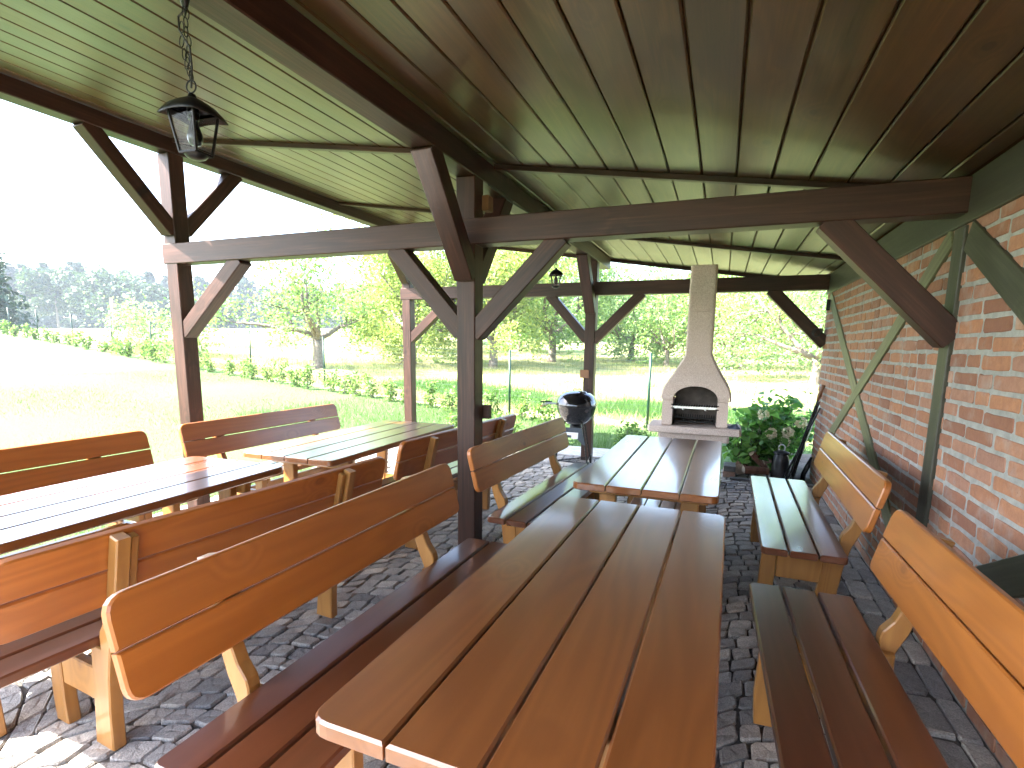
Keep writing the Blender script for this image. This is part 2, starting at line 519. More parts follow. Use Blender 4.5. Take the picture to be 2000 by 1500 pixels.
class MB:
    def __init__(self): self.v = []; self.f = []
    def add(self, vs, fs, M=None):
        b = len(self.v)
        self.v += [tuple(M @ Vector(p)) if M else tuple(p) for p in vs]
        self.f += [tuple(i+b for i in f) for f in fs]
        return self
    def box(self, lo, hi):
        x0, y0, z0 = lo; x1, y1, z1 = hi
        return self.add([(x0, y0, z0), (x1, y0, z0), (x1, y1, z0), (x0, y1, z0), (x0, y0, z1), (x1, y0, z1), (x1, y1, z1), (x0, y1, z1)],
                        [(0, 3, 2, 1), (4, 5, 6, 7), (0, 1, 5, 4), (1, 2, 6, 5), (2, 3, 7, 6), (3, 0, 4, 7)])
    def tube(self, pts, rads, seg=8, cap=True):
        pts = [Vector(p) for p in pts]
        if isinstance(rads, (int, float)): rads = [rads]*len(pts)
        base = len(self.v); prev = None
        for i, p in enumerate(pts):
            d = (pts[min(i+1, len(pts)-1)] - pts[max(i-1, 0)]).normalized()
            a = prev if prev else (Vector((0, 0, 1)) if abs(d.z) < 0.9 else Vector((1, 0, 0)))
            u = (a - d*a.dot(d)).normalized(); w = d.cross(u); prev = u
            for k in range(seg):
                an = 2*math.pi*k/seg
                self.v.append(tuple(p + (u*math.cos(an)+w*math.sin(an))*rads[i]))
        for i in range(len(pts)-1):
            for k in range(seg):
                a = base+i*seg+k; b = base+i*seg+(k+1) % seg
                self.f.append((a, b, b+seg, a+seg))
        if cap:
            self.f.append(tuple(base+k for k in range(seg-1, -1, -1)))
            e = base+(len(pts)-1)*seg
            self.f.append(tuple(e+k for k in range(seg)))
        return self
    def lathe(self, prof, seg=24, c=(0, 0, 0), rot=0.0):
        base = len(self.v)
        for r, z in prof:
            for k in range(seg):
                a = 2*math.pi*k/seg+rot
                self.v.append((c[0]+r*math.cos(a), c[1]+r*math.sin(a), c[2]+z))
        for i in range(len(prof)-1):
            for k in range(seg):
                a = base+i*seg+k; b = base+i*seg+(k+1) % seg
                self.f.append((a, b, b+seg, a+seg))
        return self
    def build(self, name, mat, parent=None, M=None, smooth=False, local=False):
        return obj(name, self.v, self.f, mat, parent, M, smooth, local)

def copy_tree(root, M, label):
    r = root.copy(); COL.objects.link(r); r.matrix_basis = M; r["label"] = label
    for ch in [o for o in root.children]:
        c = ch.copy(); COL.objects.link(c); c.parent = r; c.matrix_basis = ch.matrix_basis.copy()
        for g in [o for o in ch.children]:
            d = g.copy(); COL.objects.link(d); d.parent = c; d.matrix_basis = g.matrix_basis.copy()
    return r

def cloud(name, arr, mat, parent=None, M=None, nv=4):
    """arr: (n, nv, 3) array of separate leaf polygons"""
    arr = np.asarray(arr, dtype=np.float32)
    n = len(arr)
    me = bpy.data.meshes.new(name)
    me.vertices.add(n*nv)
    me.vertices.foreach_set("co", arr.reshape(-1))
    me.loops.add(n*nv)
    me.loops.foreach_set("vertex_index", np.arange(n*nv, dtype=np.int32))
    me.polygons.add(n)
    me.polygons.foreach_set("loop_start", np.arange(0, n*nv, nv, dtype=np.int32))
    me.polygons.foreach_set("loop_total", np.full(n, nv, dtype=np.int32))
    me.update(calc_edges=True)
    me.materials.append(mat)
    return put(bpy.data.objects.new(name, me), M, parent)

RG = np.random.default_rng(11)
def leaves(centres, size, jit=0.35, up_bias=0.3, aspect=0.55):
    """diamond shaped leaves with a random orientation at the given centres"""
    c = np.asarray(centres, dtype=np.float64); n = len(c)
    nrm = RG.normal(size=(n, 3)); nrm[:, 2] = np.abs(nrm[:, 2]) + up_bias
    nrm /= np.linalg.norm(nrm, axis=1, keepdims=True)
    a = RG.normal(size=(n, 3)); a -= nrm*(a*nrm).sum(1, keepdims=True); a /= np.linalg.norm(a, axis=1, keepdims=True)
    b = np.cross(nrm, a)
    s = (size*(1+jit*RG.uniform(-1, 1, size=(n, 1))))
    fold = nrm*s*0.18
    return np.stack([c-a*s*0.55, c-b*s*aspect*0.5+fold-a*s*0.05, c+a*s*0.55, c+b*s*aspect*0.5+fold-a*s*0.05], axis=1)

# ------------------------------------------------------------------ ground
def softplus(x, k=1.2):
    return np.log1p(np.exp(np.clip(x*k, -40, 40)))/k
def ground_z(x, y):
    x = np.asarray(x, float); y = np.asarray(y, float)
    return -0.06 + 0.052*softplus(-x-5.6) + 0.045*softplus(y-13.0)*(1-0.0*x)

def axis(lo, hi, near_lo, near_hi, step, grow):
    c = list(np.arange(near_lo, near_hi+1e-6, step))
    s = step; v = near_hi
    while v < hi:
        s *= grow; v += s; c.append(min(v, hi))
    s = step; v = near_lo
    while v > lo:
        s *= grow; v -= s; c.insert(0, max(v, lo))
    return np.array(c)
gx = axis(-420, 260, -30, 6, 0.8, 1.14); gy = axis(-160, 420, -4, 30, 0.8, 1.14)
GX, GY = np.meshgrid(gx, gy, indexing='ij')
GZ = ground_z(GX, GY)
GZ += (np.sin(GX*1.3+0.5*GY)*0.012 + np.sin(GY*0.9-GX*0.4)*0.014)*(GX < -5.2)
vs = np.stack([GX, GY, GZ], -1).reshape(-1, 3)
nx, ny = GX.shape
fs = [(i*ny+j, (i+1)*ny+j, (i+1)*ny+j+1, i*ny+j+1) for i in range(nx-1) for j in range(ny-1)]
ground = obj("ground", vs, fs, M_GROUND, smooth=True)
tag(ground, "sunlit lawn rising to a pale mown meadow", "ground", kind="structure")

# ------------------------------------------------------------------ cobbled terrace
W = 1.09            # inner face of the brick wall
TX0, TX1, TY0, TY1 = -4.72, W, -1.4, 7.32
mb = MB().box((TX0, TY0, -0.14), (TX1+0.3, TY1, -0.016))
terrace = mb.build("terrace_paving", M_JOINT)
tag(terrace, "grey granite cobbles laid in arcs under the shelter", "paving", kind="structure")

def make_stone(quad):
    c = sum((Vector(q) for q in quad), Vector((0, 0)))/4
    pts = []
    for i in range(4):
        p = Vector(quad[i]); a = Vector(quad[i-1]); b = Vector(quad[(i+1) % 4])
        k = rnd.uniform(0.05, 0.15)
        pts.append(p.lerp(a, k)*0.985 + c*0.015); pts.append(p.lerp(b, k)*0.985 + c*0.015)
    h = rnd.uniform(-0.005, 0.005); tx = rnd.uniform(-0.06, 0.06); ty = rnd.uniform(-0.06, 0.06)
    n = 8; v = []; f = []
    for (s, z) in ((1.0, -0.03), (0.985, -0.007), (0.90, -0.0005)):
        for p in pts:
            q = c + (p-c)*s
            j = 0.003 if s < 1 else 0
            v.append((q.x+rnd.uniform(-j, j), q.y+rnd.uniform(-j, j), z+h+(q.x-c.x)*tx+(q.y-c.y)*ty+rnd.uniform(-j, j)*0.6))
    for r in range(2):
        for i in range(n):
            j = (i+1) % n
            f.append((r*n+i, r*n+j, (r+1)*n+j, (r+1)*n+i))
    f.append(tuple(2*n+i for i in range(n)))
    return (c.x, c.y), v, f

STONES = []
def lay_cobbles():
    per = 1.15; su = 0.112; sv = 0.104
    nu = int((TX1-TX0)/su)+1; nv = int((TY1-TY0+0.6)/sv)+4
    grid = {}
    def P(i, j, off):
        u = TX0 + i*su
        ph = ((u-TX0) / per) % 1.0
        arc = 0.34*(1-(2*ph-1)**2)
        v = TY0 - 0.5 + j*sv + arc
        return u, v
    for j in range(nv):
        off = rnd.uniform(0, 1)*su
        # joints of this row
        us = [TX0]; 
        while us[-1] < TX1:
            us.append(us[-1] + su*rnd.uniform(0.78, 1.25))
        us[-1] = TX1
        for k in range(len(us)-1):
            a, b = us[k], us[k+1]
            if b-a < 0.035: continue
            def V(u, jj, sd):
                ph = ((u-TX0)/per) % 1.0
                arc = 0.34*(1-(2*ph-1)**2)
                w = math.sin(u*23.1+jj*5.7)*0.010 + math.sin(u*51.0+jj*2.3)*0.006
                return TY0-0.5 + jj*sv + arc + w
            g = 0.0042
            slope = rnd.uniform(-0.008, 0.008)
            q = [(a+g+slope, V(a, j, 0)+g), (b-g+slope*0.5, V(b, j, 0)+g), (b-g-slope, V(b, j+1, 1)-g), (a+g-slope*0.5, V(a, j+1, 1)-g)]
            if min(p[1] for p in q) < TY0+0.01 or max(p[1] for p in q) > TY1-0.01: continue
            # the sett row next to the wall is another strip
            if (a+b)/2 > 0.74: continue
            STONES.append(make_stone(q))
lay_cobbles()
# long worn flags beside the wall
y = TY0+0.02
while y < 6.6:
    L = rnd.uniform(0.16, 0.30)
    x = 0.76
    for wd in ((0.115, 0.12, 0.09) if rnd.random() < 0.5 else (0.09, 0.13, 0.105)):
        g = 0.0022
        q = [(x+g, y+g), (x+wd-g, y+g+rnd.uniform(-.008, .008)), (x+wd-g, y+L-g), (x+g, y+L-g+rnd.uniform(-.008, .008))]
        STONES.append(make_stone(q)); x += wd
    y += L
# (cobbles become objects at the end, when it is known which ones the camera sees)

# kerb, planting bed
obj("kerb", *MB().box((0.18, 6.68, -0.1), (W-0.01, 6.76, 0.022)).__dict__.values(), M_KERB)
tag(bpy.data.objects["kerb"], "dark stone edging in front of the planting bed", "kerb", kind="structure")
bed = MB()
for i in range(14):
    for j in range(16):
        pass
bx = np.linspace(0.12, 1.9, 22); by = np.linspace(6.77, 9.2, 26)
BX, BY = np.meshgrid(bx, by, indexing='ij')
BZ = 0.0 + 0.02*np.sin(BX*9)*np.cos(BY*7) + RG.uniform(-.012, .012, BX.shape)
edge = (np.minimum.reduce([BX-0.12, 1.9-BX, 9.2-BY])*4).clip(0, 1)
BZ = BZ*edge - 0.1*(1-edge)
vs = np.stack([BX, BY, BZ], -1).reshape(-1, 3)
fs = [(i*26+j, (i+1)*26+j, (i+1)*26+j+1, i*26+j+1) for i in range(21) for j in range(25)]
tag(obj("planting_bed", vs, fs, M_SOIL, smooth=True), "dark soil of the planting bed beyond the paving", "bed", kind="structure")
pad = MB().box((-2.35, 7.33, -0.12), (-1.0, 8.0, -0.004))
tag(pad.build("concrete_strip", M_CONC), "pale concrete strip at the far edge of the paving", "strip", kind="structure")

# ------------------------------------------------------------------ open timber shelter
shelter = empty("timber_shelter", (-1.67, 3.35, 0))
tag(shelter, "dark stained open timber shelter with boarded ceiling over the tables", "shelter")
RS = 0.151
def ceil_z(x): return 2.82 - RS*(x+1.6)
RY0, RY1 = -0.67, 7.95
RX0 = -4.60
PW = 0.14
Y1, Y2 = 3.35, 7.05
XA, XC = -4.52, -1.67
def post(x, yf, z0, z1):
    return timber("post", (x, yf+PW/2, z0), (x, yf+PW/2, z1), PW, PW, M_BEAM, shelter, side=(1, 0, 0))
for yf in (Y1, Y2, -0.35):
    post(XA, yf, -0.02, 3.125)
    if yf > 0: post(XC, yf, -0.02, 2.66)
timber("eave_beam", (XA, RY0+0.1, 3.19), (XA, RY1-0.06, 3.19), PW, 0.12, M_BEAM, shelter, side=(1, 0, 0))
timber("purlin", (XC, RY0+0.1, 2.735), (XC, RY1-0.06, 2.735), PW, 0.15, M_BEAM, shelter, side=(1, 0, 0))
for yf in (Y1, Y2):
    timber("tie_beam", (-4.615, yf+PW/2-0.004, 2.305), (W-0.012, yf+PW/2-0.004, 2.305), PW+0.002, 0.17, M_BEAM, shelter, side=(0, 1, 0))
def brace(p0, p1, w=0.12, h=0.125, side=(0, 1, 0)):
    p0 = Vector(p0); p1 = Vector(p1); d = (p1-p0).normalized()
    return timber("brace", p0-d*0.03, p1+d*0.03, w, h, M_BEAM, shelter, side=side)
for yf in (Y1, Y2):
    yc = yf+0.068
    brace((-2.24, yc, 2.22), (-1.735, yc, 1.66)); brace((-1.03, yc, 2.22), (-1.605, yc, 1.65))
    brace((-3.79, yc, 2.22), (-4.455, yc, 1.65)); brace((0.50, yc, 2.22), (W-0.02, yc, 1.63), 0.13, 0.135)
    brace((XC, yf-0.50, 2.66), (XC, yf-0.002, 2.04), 0.138, 0.125, (1, 0, 0))
    if yf == Y1:
        brace((XC, yf+PW+0.50, 2.66), (XC, yf+PW, 2.04), 0.138, 0.125, (1, 0, 0))
        brace((XA, yf+PW+0.56, 3.13), (XA, yf+PW, 2.53), 0.12, 0.12, (1, 0, 0))
    brace((XA, yf-0.58, 3.13), (XA, yf, 2.51), 0.12, 0.12, (1, 0, 0))
brace((XA, -0.35+PW+0.56, 3.13), (XA, -0.35+PW, 2.53), 0.12, 0.12, (1, 0, 0))
coil = MB()
for k in range(4):
    pts_ = [(0.985+0.006*k+0.045*math.cos(a_*math.pi/8), Y2-0.004-0.006*k, 1.74+0.045*math.sin(a_*math.pi/8+0.2*k)) for a_ in range(17)]
    coil.tube(pts_, 0.004, 6, cap=False)
coil.build("wire_coil", M_CABLE, shelter)
# ceiling boards
sl = Vector((1, 0, -RS)).normalized()
bw = 0.197
xb = -1.373 - bw*17
xs = []
while xb < W-0.01:
    xs.append(xb); xb += bw
for x0 in xs:
    x1 = min(x0+bw, W-0.005)
    a = max(x0, RX0)
    if x1-a < 0.03: continue
    right = x0 > -1.7
    cuts = [RY0, 1.34, 3.69, 6.05, RY1] if right else [RY0, 1.31, 3.42, 5.53, RY1]
    for k in range(4):
        ya, yb2 = cuts[k], cuts[k+1]
        Lx = (x1-a)*math.sqrt(1+RS*RS)-0.009
        o = Vector((a+0.0025, ya+0.001, ceil_z(a+0.0025)))
        vs_, fs_ = board_data(yb2-ya-0.002, Lx, 0.022, bev=0.006)
        # local x along Y, local y along -slope so that the face looks down
        M = frame((o.x+sl.x*Lx, o.y, o.z+sl.z*Lx), (0, 1, 0), -sl)
        obj("ceiling_board", vs_, fs_, M_CEIL, shelter, M)
for (xa, xe, ys) in ((-1.6, W-0.02, (1.34, 3.69, 6.05)), (-4.45, -1.74, (1.31, 3.42, 5.53))):
    for yv in ys:
        timber("batten", (xa, yv, ceil_z(xa)-0.016), (xe, yv, ceil_z(xe)-0.016), 0.055, 0.034, M_BEAM, shelter, side=(0, 1, 0), bev=0.004)
nrm = Vector((RS, 0, 1)).normalized()
deck = MB()
th = 0.05
lo = 0.028
c0 = [(RX0-0.004, ceil_z(RX0-0.004)), (W+0.35, ceil_z(W+0.35))]
deck.add([(c0[0][0], RY0-0.02, c0[0][1]+lo), (c0[1][0], RY0-0.02, c0[1][1]+lo), (c0[1][0], RY1+0.02, c0[1][1]+lo), (c0[0][0], RY1+0.02, c0[0][1]+lo),
          (c0[0][0], RY0-0.02, c0[0][1]+lo+th), (c0[1][0], RY0-0.02, c0[1][1]+lo+th), (c0[1][0], RY1+0.02, c0[1][1]+lo+th), (c0[0][0], RY1+0.02, c0[0][1]+lo+th)],
         [(0, 3, 2, 1), (4, 5, 6, 7), (0, 1, 5, 4), (1, 2, 6, 5), (2, 3, 7, 6), (3, 0, 4, 7)])
deck.build("roof_deck", M_ROOF, shelter)
timber("fascia", (RX0, RY1+0.034, ceil_z(RX0)+0.015), (W+0.3, RY1+0.034, ceil_z(W+0.3)+0.015), 0.022, 0.12, M_BEAM, shelter, side=(0, 1, 0), bev=0.003)
# socket boxes and hooks on the posts
def bbox(name, lo, hi, mat, parent, bev=0.004):
    return board(name, (lo[0], lo[1], lo[2]), (1, 0, 0), (0, 1, 0), hi[0]-lo[0], hi[1]-lo[1], hi[2]-lo[2], mat, parent, bev=bev)
bbox("junction_box", (-1.598, 3.46, 2.46), (-1.55, 3.54, 2.56), M_SWITCH, shelter)
bbox("cross_cleat", (-1.79, 3.492, 1.02), (-1.55, 3.53, 1.12), M_BEAM, shelter)
bbox("socket_box", (-1.78, 7.03, 1.13), (-1.66, 7.049, 1.24), M_SWITCH, shelter)
cb = MB()
for (dx, dz) in ((0.006, 0.0), (0.02, 0.008)):
    cb.tube([(-1.59+dx*0.3, 3.54+i*0.44, 2.652-dz-0.012*math.sin(i*1.57)) for i in range(9)], 0.004, 6)
cb.build("cable", M_CABLE, shelter)

# ------------------------------------------------------------------ brick wall with timber framing
wall = empty("brick_wall", (W, 3.35, 0))
tag(wall, "orange red brick wall with grey mortar and thin dark timber framing", "wall")
WY0, WY1 = -2.2, 7.2
MB().box((W+0.0005, WY0, -0.1), (W+0.30, WY1-0.004, 2.40)).build("mortar", M_MORTAR, wall)
CH = 0.0815; BH = 0.0605; BL = 0.252
def brick_mesh(L, seed):
    r = random.Random(seed)
    c = 0.008
    poly = [(c, 0), (L*.33, 0), (L*.66, 0), (L-c, 0), (L, c), (L, BH-c), (L-c, BH), (L*.6, BH), (L*.3, BH), (c, BH), (0, BH-c), (0, c)]
    poly = [(x+r.uniform(-.004, .004), y2+r.uniform(-.0035, .0035)) for x, y2 in poly]
    vs_, fs_ = slab(poly, 0.012, 0.003)
    return vs_, fs_
brick_meshes = {}
for kind, L in (("s", BL), ("h", 0.125)):
    brick_meshes[kind] = []
    for k in range(6):
        v_, f_ = brick_mesh(L, k*17+len(kind))
        brick_meshes[kind].append((v_, f_, mesh("brick", v_, f_, M_BRICK)))
bricks = []
for r_ in range(int(2.2/CH)+1):
    z0 = 0.004 + r_*CH
    yv = WY1 - (0.0 if r_ % 2 else 0.14) - 0.002
    if r_ % 2 == 0: pass
    yv = WY1 - 0.003
    first = True
    while yv > WY0:
        if first:
            kind = "h" if r_ % 2 == 0 else "s"
        else:
            kind = "h" if rnd.random() < 0.17 else "s"
        first = False
        L = BL if kind == "s" else 0.125
        j = rnd.uniform(0.016, 0.028)
        if yv-L < WY0: break
        bricks.append((yv, z0+rnd.uniform(-.003, .003), kind, rnd.randrange(6), rnd.uniform(-0.006, 0.006), rnd.uniform(0, 0.004)))
        yv -= L + j
def brick_M(b):
    yv, z0, kind, k, tilt, out = b
    return frame((W+0.010-out, yv, z0), (0, -1, tilt), (0, tilt, 1))
bricks.sort(key=lambda b: ((b[0]-2.35)**2+(b[1]-1.4)**2) if b[0] > 2.3 else 999)
rest = MB()
for n_, b in enumerate(bricks):
    v_, f_, me = brick_meshes[b[2]][b[3]]
    if n_ < 300 and b[0] > 2.3:
        put(bpy.data.objects.new("brick", me), brick_M(b), wall)
    else:
        rest.add(v_, f_, brick_M(b))
tag(rest.build("further_bricks", M_BRICK, wall), kind="stuff")
def wboard(name, y0, z0, y1, z1, w, proud, mat=None):
    t = 0.03
    d = Vector((0, y1-y0, z1-z0))
    sd_ = Vector((0, -d.z, d.y)).normalized()
    c = Vector((W-proud+t, y0, z0)) - sd_*w/2
    # local z must point to -X
    f = frame(c, d, sd_)
    zx = f.to_3x3().col[2].x
    if zx > 0:
        c = Vector((W-proud+t, y0, z0)) + sd_*w/2
        f = frame(c, d, -sd_)
    vs_, fs_ = board_data(d.length, w, t, bev=0.004)
    return obj(name, vs_, fs_, mat or M_FRAME, wall, f)
wboard("wall_plate", -2.1, 2.285, 7.17, 2.285, 0.225, 0.022)
wboard("timber_post", 3.43, 0.0, 3.43, 2.165, 0.135, 0.020)
wboard("timber_brace", 6.98, 2.15, 3.95, 0.42, 0.13, 0.0145, M_FRAME2)
wboard("timber_brace", 3.54, 2.14, 6.55, 0.48, 0.115, 0.017, M_FRAME2)
wboard("timber_brace", 3.33, 2.11, 0.7, 0.62, 0.15, 0.0145)
wboard("timber_brace", 3.35, 0.22, 0.6, 1.72, 0.15, 0.017)
bbox("wall_hook", (W-0.05, 6.9, 1.98), (W-0.015, 6.94, 2.1), M_IRON, wall)

# ------------------------------------------------------------------ tables
def leg_part(name, poly, yc, t, mat, parent):
    """profile given in (x, z); extruded t along Y around yc; grain runs up the leg"""
    pl = [(z, x) for x, z in poly]
    ar = sum(pl[i-1][0]*pl[i][1]-pl[i][0]*pl[i-1][1] for i in range(len(pl)))
    if ar < 0: pl = pl[::-1]
    vs_, fs_ = slab(pl, t, 0.005)
    M = frame((0, yc-t/2, 0), (0, 0, 1), (1, 0, 0))     # local z -> +Y
    return obj(name, vs_, fs_, mat, parent, M, local=True)

def lboard(name, o, xd, yd, L, w, t, mat, parent, rad=(0, 0, 0, 0), bev=0.004):
    vs_, fs_ = board_data(L, w, t, rad, bev)
    return obj(name, vs_, fs_, mat, parent, frame(o, xd, yd), local=True)

TL, TWD, TH = 1.81, 0.79, 0.785
def make_table():
    r = empty("picnic_table")
    g = 0.007; w = (TWD-3*g)/4
    for k in range(4):
        x0 = -TWD/2 + k*(w+g)
        rad = (0, 0, 0, 0)
        # board local x = +Y, local y = -X  (so that local z is up)
        ra = 0.055
        if k == 0: rad = (0, 0, ra, ra)
        if k == 3: rad = (ra, ra, 0, 0)
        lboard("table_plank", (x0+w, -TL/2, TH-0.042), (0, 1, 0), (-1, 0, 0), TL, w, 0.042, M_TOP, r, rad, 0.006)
    for s in (-1, 1):
        yc = s*0.62
        leg_part("crossbar", [(-0.34, TH-0.115), (0.34, TH-0.115), (0.355, TH-0.043), (-0.355, TH-0.043)], yc+s*0.03, 0.05, M_LEG, r)
        for sx in (-1, 1):
            leg_part("leg", [(sx*0.335, 0), (sx*0.245, 0), (sx*0.225, 0.12), (sx*0.20, 0.38), (sx*0.19, 0.60), (sx*0.19, TH-0.044), (sx*0.29, TH-0.044), (sx*0.29, 0.6), (sx*0.30, 0.38), (sx*0.325, 0.12)], yc-s*0.021, 0.05, M_LEG, r)
        leg_part("stretcher", [(-0.21, 0.20), (0.21, 0.20), (0.205, 0.32), (-0.205, 0.32)], yc-s*0.02, 0.044, M_LEG, r)
    lboard("rail", (0.02, -0.58, 0.21), (0, 1, 0), (-1, 0, 0), 1.16, 0.045, 0.10, M_LEG, r)
    return r

def make_bench():
    r = empty("bench")
    L = 1.80; t = 0.04; z = 0.47; sw = 0.131; g = 0.0125
    for k in range(3):
        x1 = 0.265 - k*(sw+g)
        rad = (0.035, 0.035, 0, 0) if k == 0 else (0, 0, 0.03, 0.03) if k == 2 else (0, 0, 0, 0)
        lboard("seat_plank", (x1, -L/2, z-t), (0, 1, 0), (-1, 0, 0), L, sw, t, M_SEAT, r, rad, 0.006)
    b0 = Vector((-0.200, 0, 0.616)); b1 = Vector((-0.272, 0, 0.900))
    d = (b1-b0); H = d.length; dn = d.normalized()
    bh = (H-0.006)/2
    for k in range(2):
        o = b0 + dn*(k*(bh+0.006))
        rad = (0.05, 0.05, 0, 0) if k == 0 else (0, 0, 0.06, 0.06)
        # local x = +Y, local y = up the back, local z = x cross y
        nz = Vector((0, 1, 0)).cross(dn)
        off = Vector((0, 0, 0)) if nz.x < 0 else nz*-0.034
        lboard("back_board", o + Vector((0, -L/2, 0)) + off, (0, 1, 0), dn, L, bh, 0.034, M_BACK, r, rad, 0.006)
    for s in (-1, 1):
        yc = s*0.56
        leg_part("rear_leg", [(-0.055, 0), (-0.070, 0.12), (-0.085, 0.28), (-0.098, 0.428), (-0.165, 0.428), (-0.165, 0.472), (-0.172, 0.50), (-0.205, 0.545), (-0.2345, 0.618), (-0.3065, 0.888), (-0.354, 0.876),
                 (-0.285, 0.60), (-0.255, 0.50), (-0.225, 0.43), (-0.195, 0.30), (-0.178, 0.15), (-0.172, 0)], yc, 0.05, M_LEG, r)
        leg_part("front_leg", [(0.150, 0), (0.160, 0.10), (0.155, 0.26), (0.150, 0.428), (0.238, 0.428), (0.236, 0.30), (0.244, 0.12), (0.236, 0)], yc, 0.05, M_LEG, r)
        leg_part("stretcher", [(-0.083, 0.185), (0.152, 0.185), (0.152, 0.325), (-0.090, 0.325)], yc, 0.04, M_LEG, r)
        leg_part("seat_bearer", [(-0.21, 0.372), (0.236, 0.372), (0.238, 0.429), (-0.21, 0.429)], yc-s*0.046, 0.036, M_LEG, r)
        leg_part("back_cleat", [(-0.239, 0.632), (-0.304, 0.876), (-0.334, 0.866), (-0.270, 0.622)], yc-s*0.046, 0.03, M_LEG, r)
    lboard("rail", (0.03, -0.54, 0.24), (0, 1, 0), (-1, 0, 0), 1.08, 0.04, 0.09, M_LEG, r)
    return r

def TM(x, y_, rz): return Matrix.Translation((x, y_, 0)) @ Matrix.Rotation(R(rz), 4, 'Z')
t0 = make_table()
tables = [(-0.345, 1.665, -0.9, "varnished wooden picnic table nearest the camera, in the middle foreground"),
          (-0.355, 3.765, -0.4, "varnished wooden picnic table in front of the stone fireplace"),
          (-2.895, 1.60, 1.0, "picnic table by the lawn, partly outside the left edge, half in sun"),
          (-2.755, 3.63, 0.8, "sunlit picnic table furthest back, between the lawn and the centre post")]
for i, (x, y_, rz, lb) in enumerate(tables):
    M = TM(x, y_, rz)
    if i == 0: t0.matrix_basis = M; t0["label"] = lb; r = t0
    else: r = copy_tree(t0, M, lb)
    tag(r, None, "table", "picnic tables under the shelter")
b0_ = make_bench()
benches = [(-1.14, 1.69, -1.0, "foreground bench with its backrest to the left of the nearest table"),
           (-1.135, 3.86, -3.2, "bench left of the fireplace table, standing against the centre post"),
           (0.475, 1.70, 181.5, "nearest bench along the brick wall, cut by the lower right corner"),
           (0.545, 3.99, 179.4, "further bench along the brick wall, pale sky shine on its seat"),
           (-2.185, 1.72, 175.5, "bench seen from behind, back to back with the foreground bench"),
           (-3.74, 1.72, -2.5, "sunlit bench on the lawn edge, cut by the left edge of the picture"),
           (-3.70, 3.80, -1.5, "bench on the lawn edge beside the left shelter post"),
           (-2.20, 3.92, 175.5, "bench seen from behind, half hidden by the centre post")]
for i, (x, y_, rz, lb) in enumerate(benches):
    M = TM(x, y_, rz)
    if i == 0: b0_.matrix_basis = M; b0_["label"] = lb; r = b0_
    else: r = copy_tree(b0_, M, lb)
    tag(r, None, "bench", "wooden benches with backrests")
# backless bench tucked under the second table
st = empty("backless_bench", (-0.345, 3.86, 0))
for k in range(4):
    lboard("seat_plank", (-0.205+k*0.104+0.098, -0.50, 0.40), (0, 1, 0), (-1, 0, 0), 1.0, 0.098, 0.035, M_SEAT, st)
for s in (-1, 1):
    leg_part("leg", [(-0.16, 0), (0.16, 0), (0.15, 0.12), (0.165, 0.398), (-0.165, 0.398), (-0.15, 0.12)], s*0.36, 0.04, M_LEG, st)
tag(st, "low backless bench tucked under the table by the fireplace", "bench")

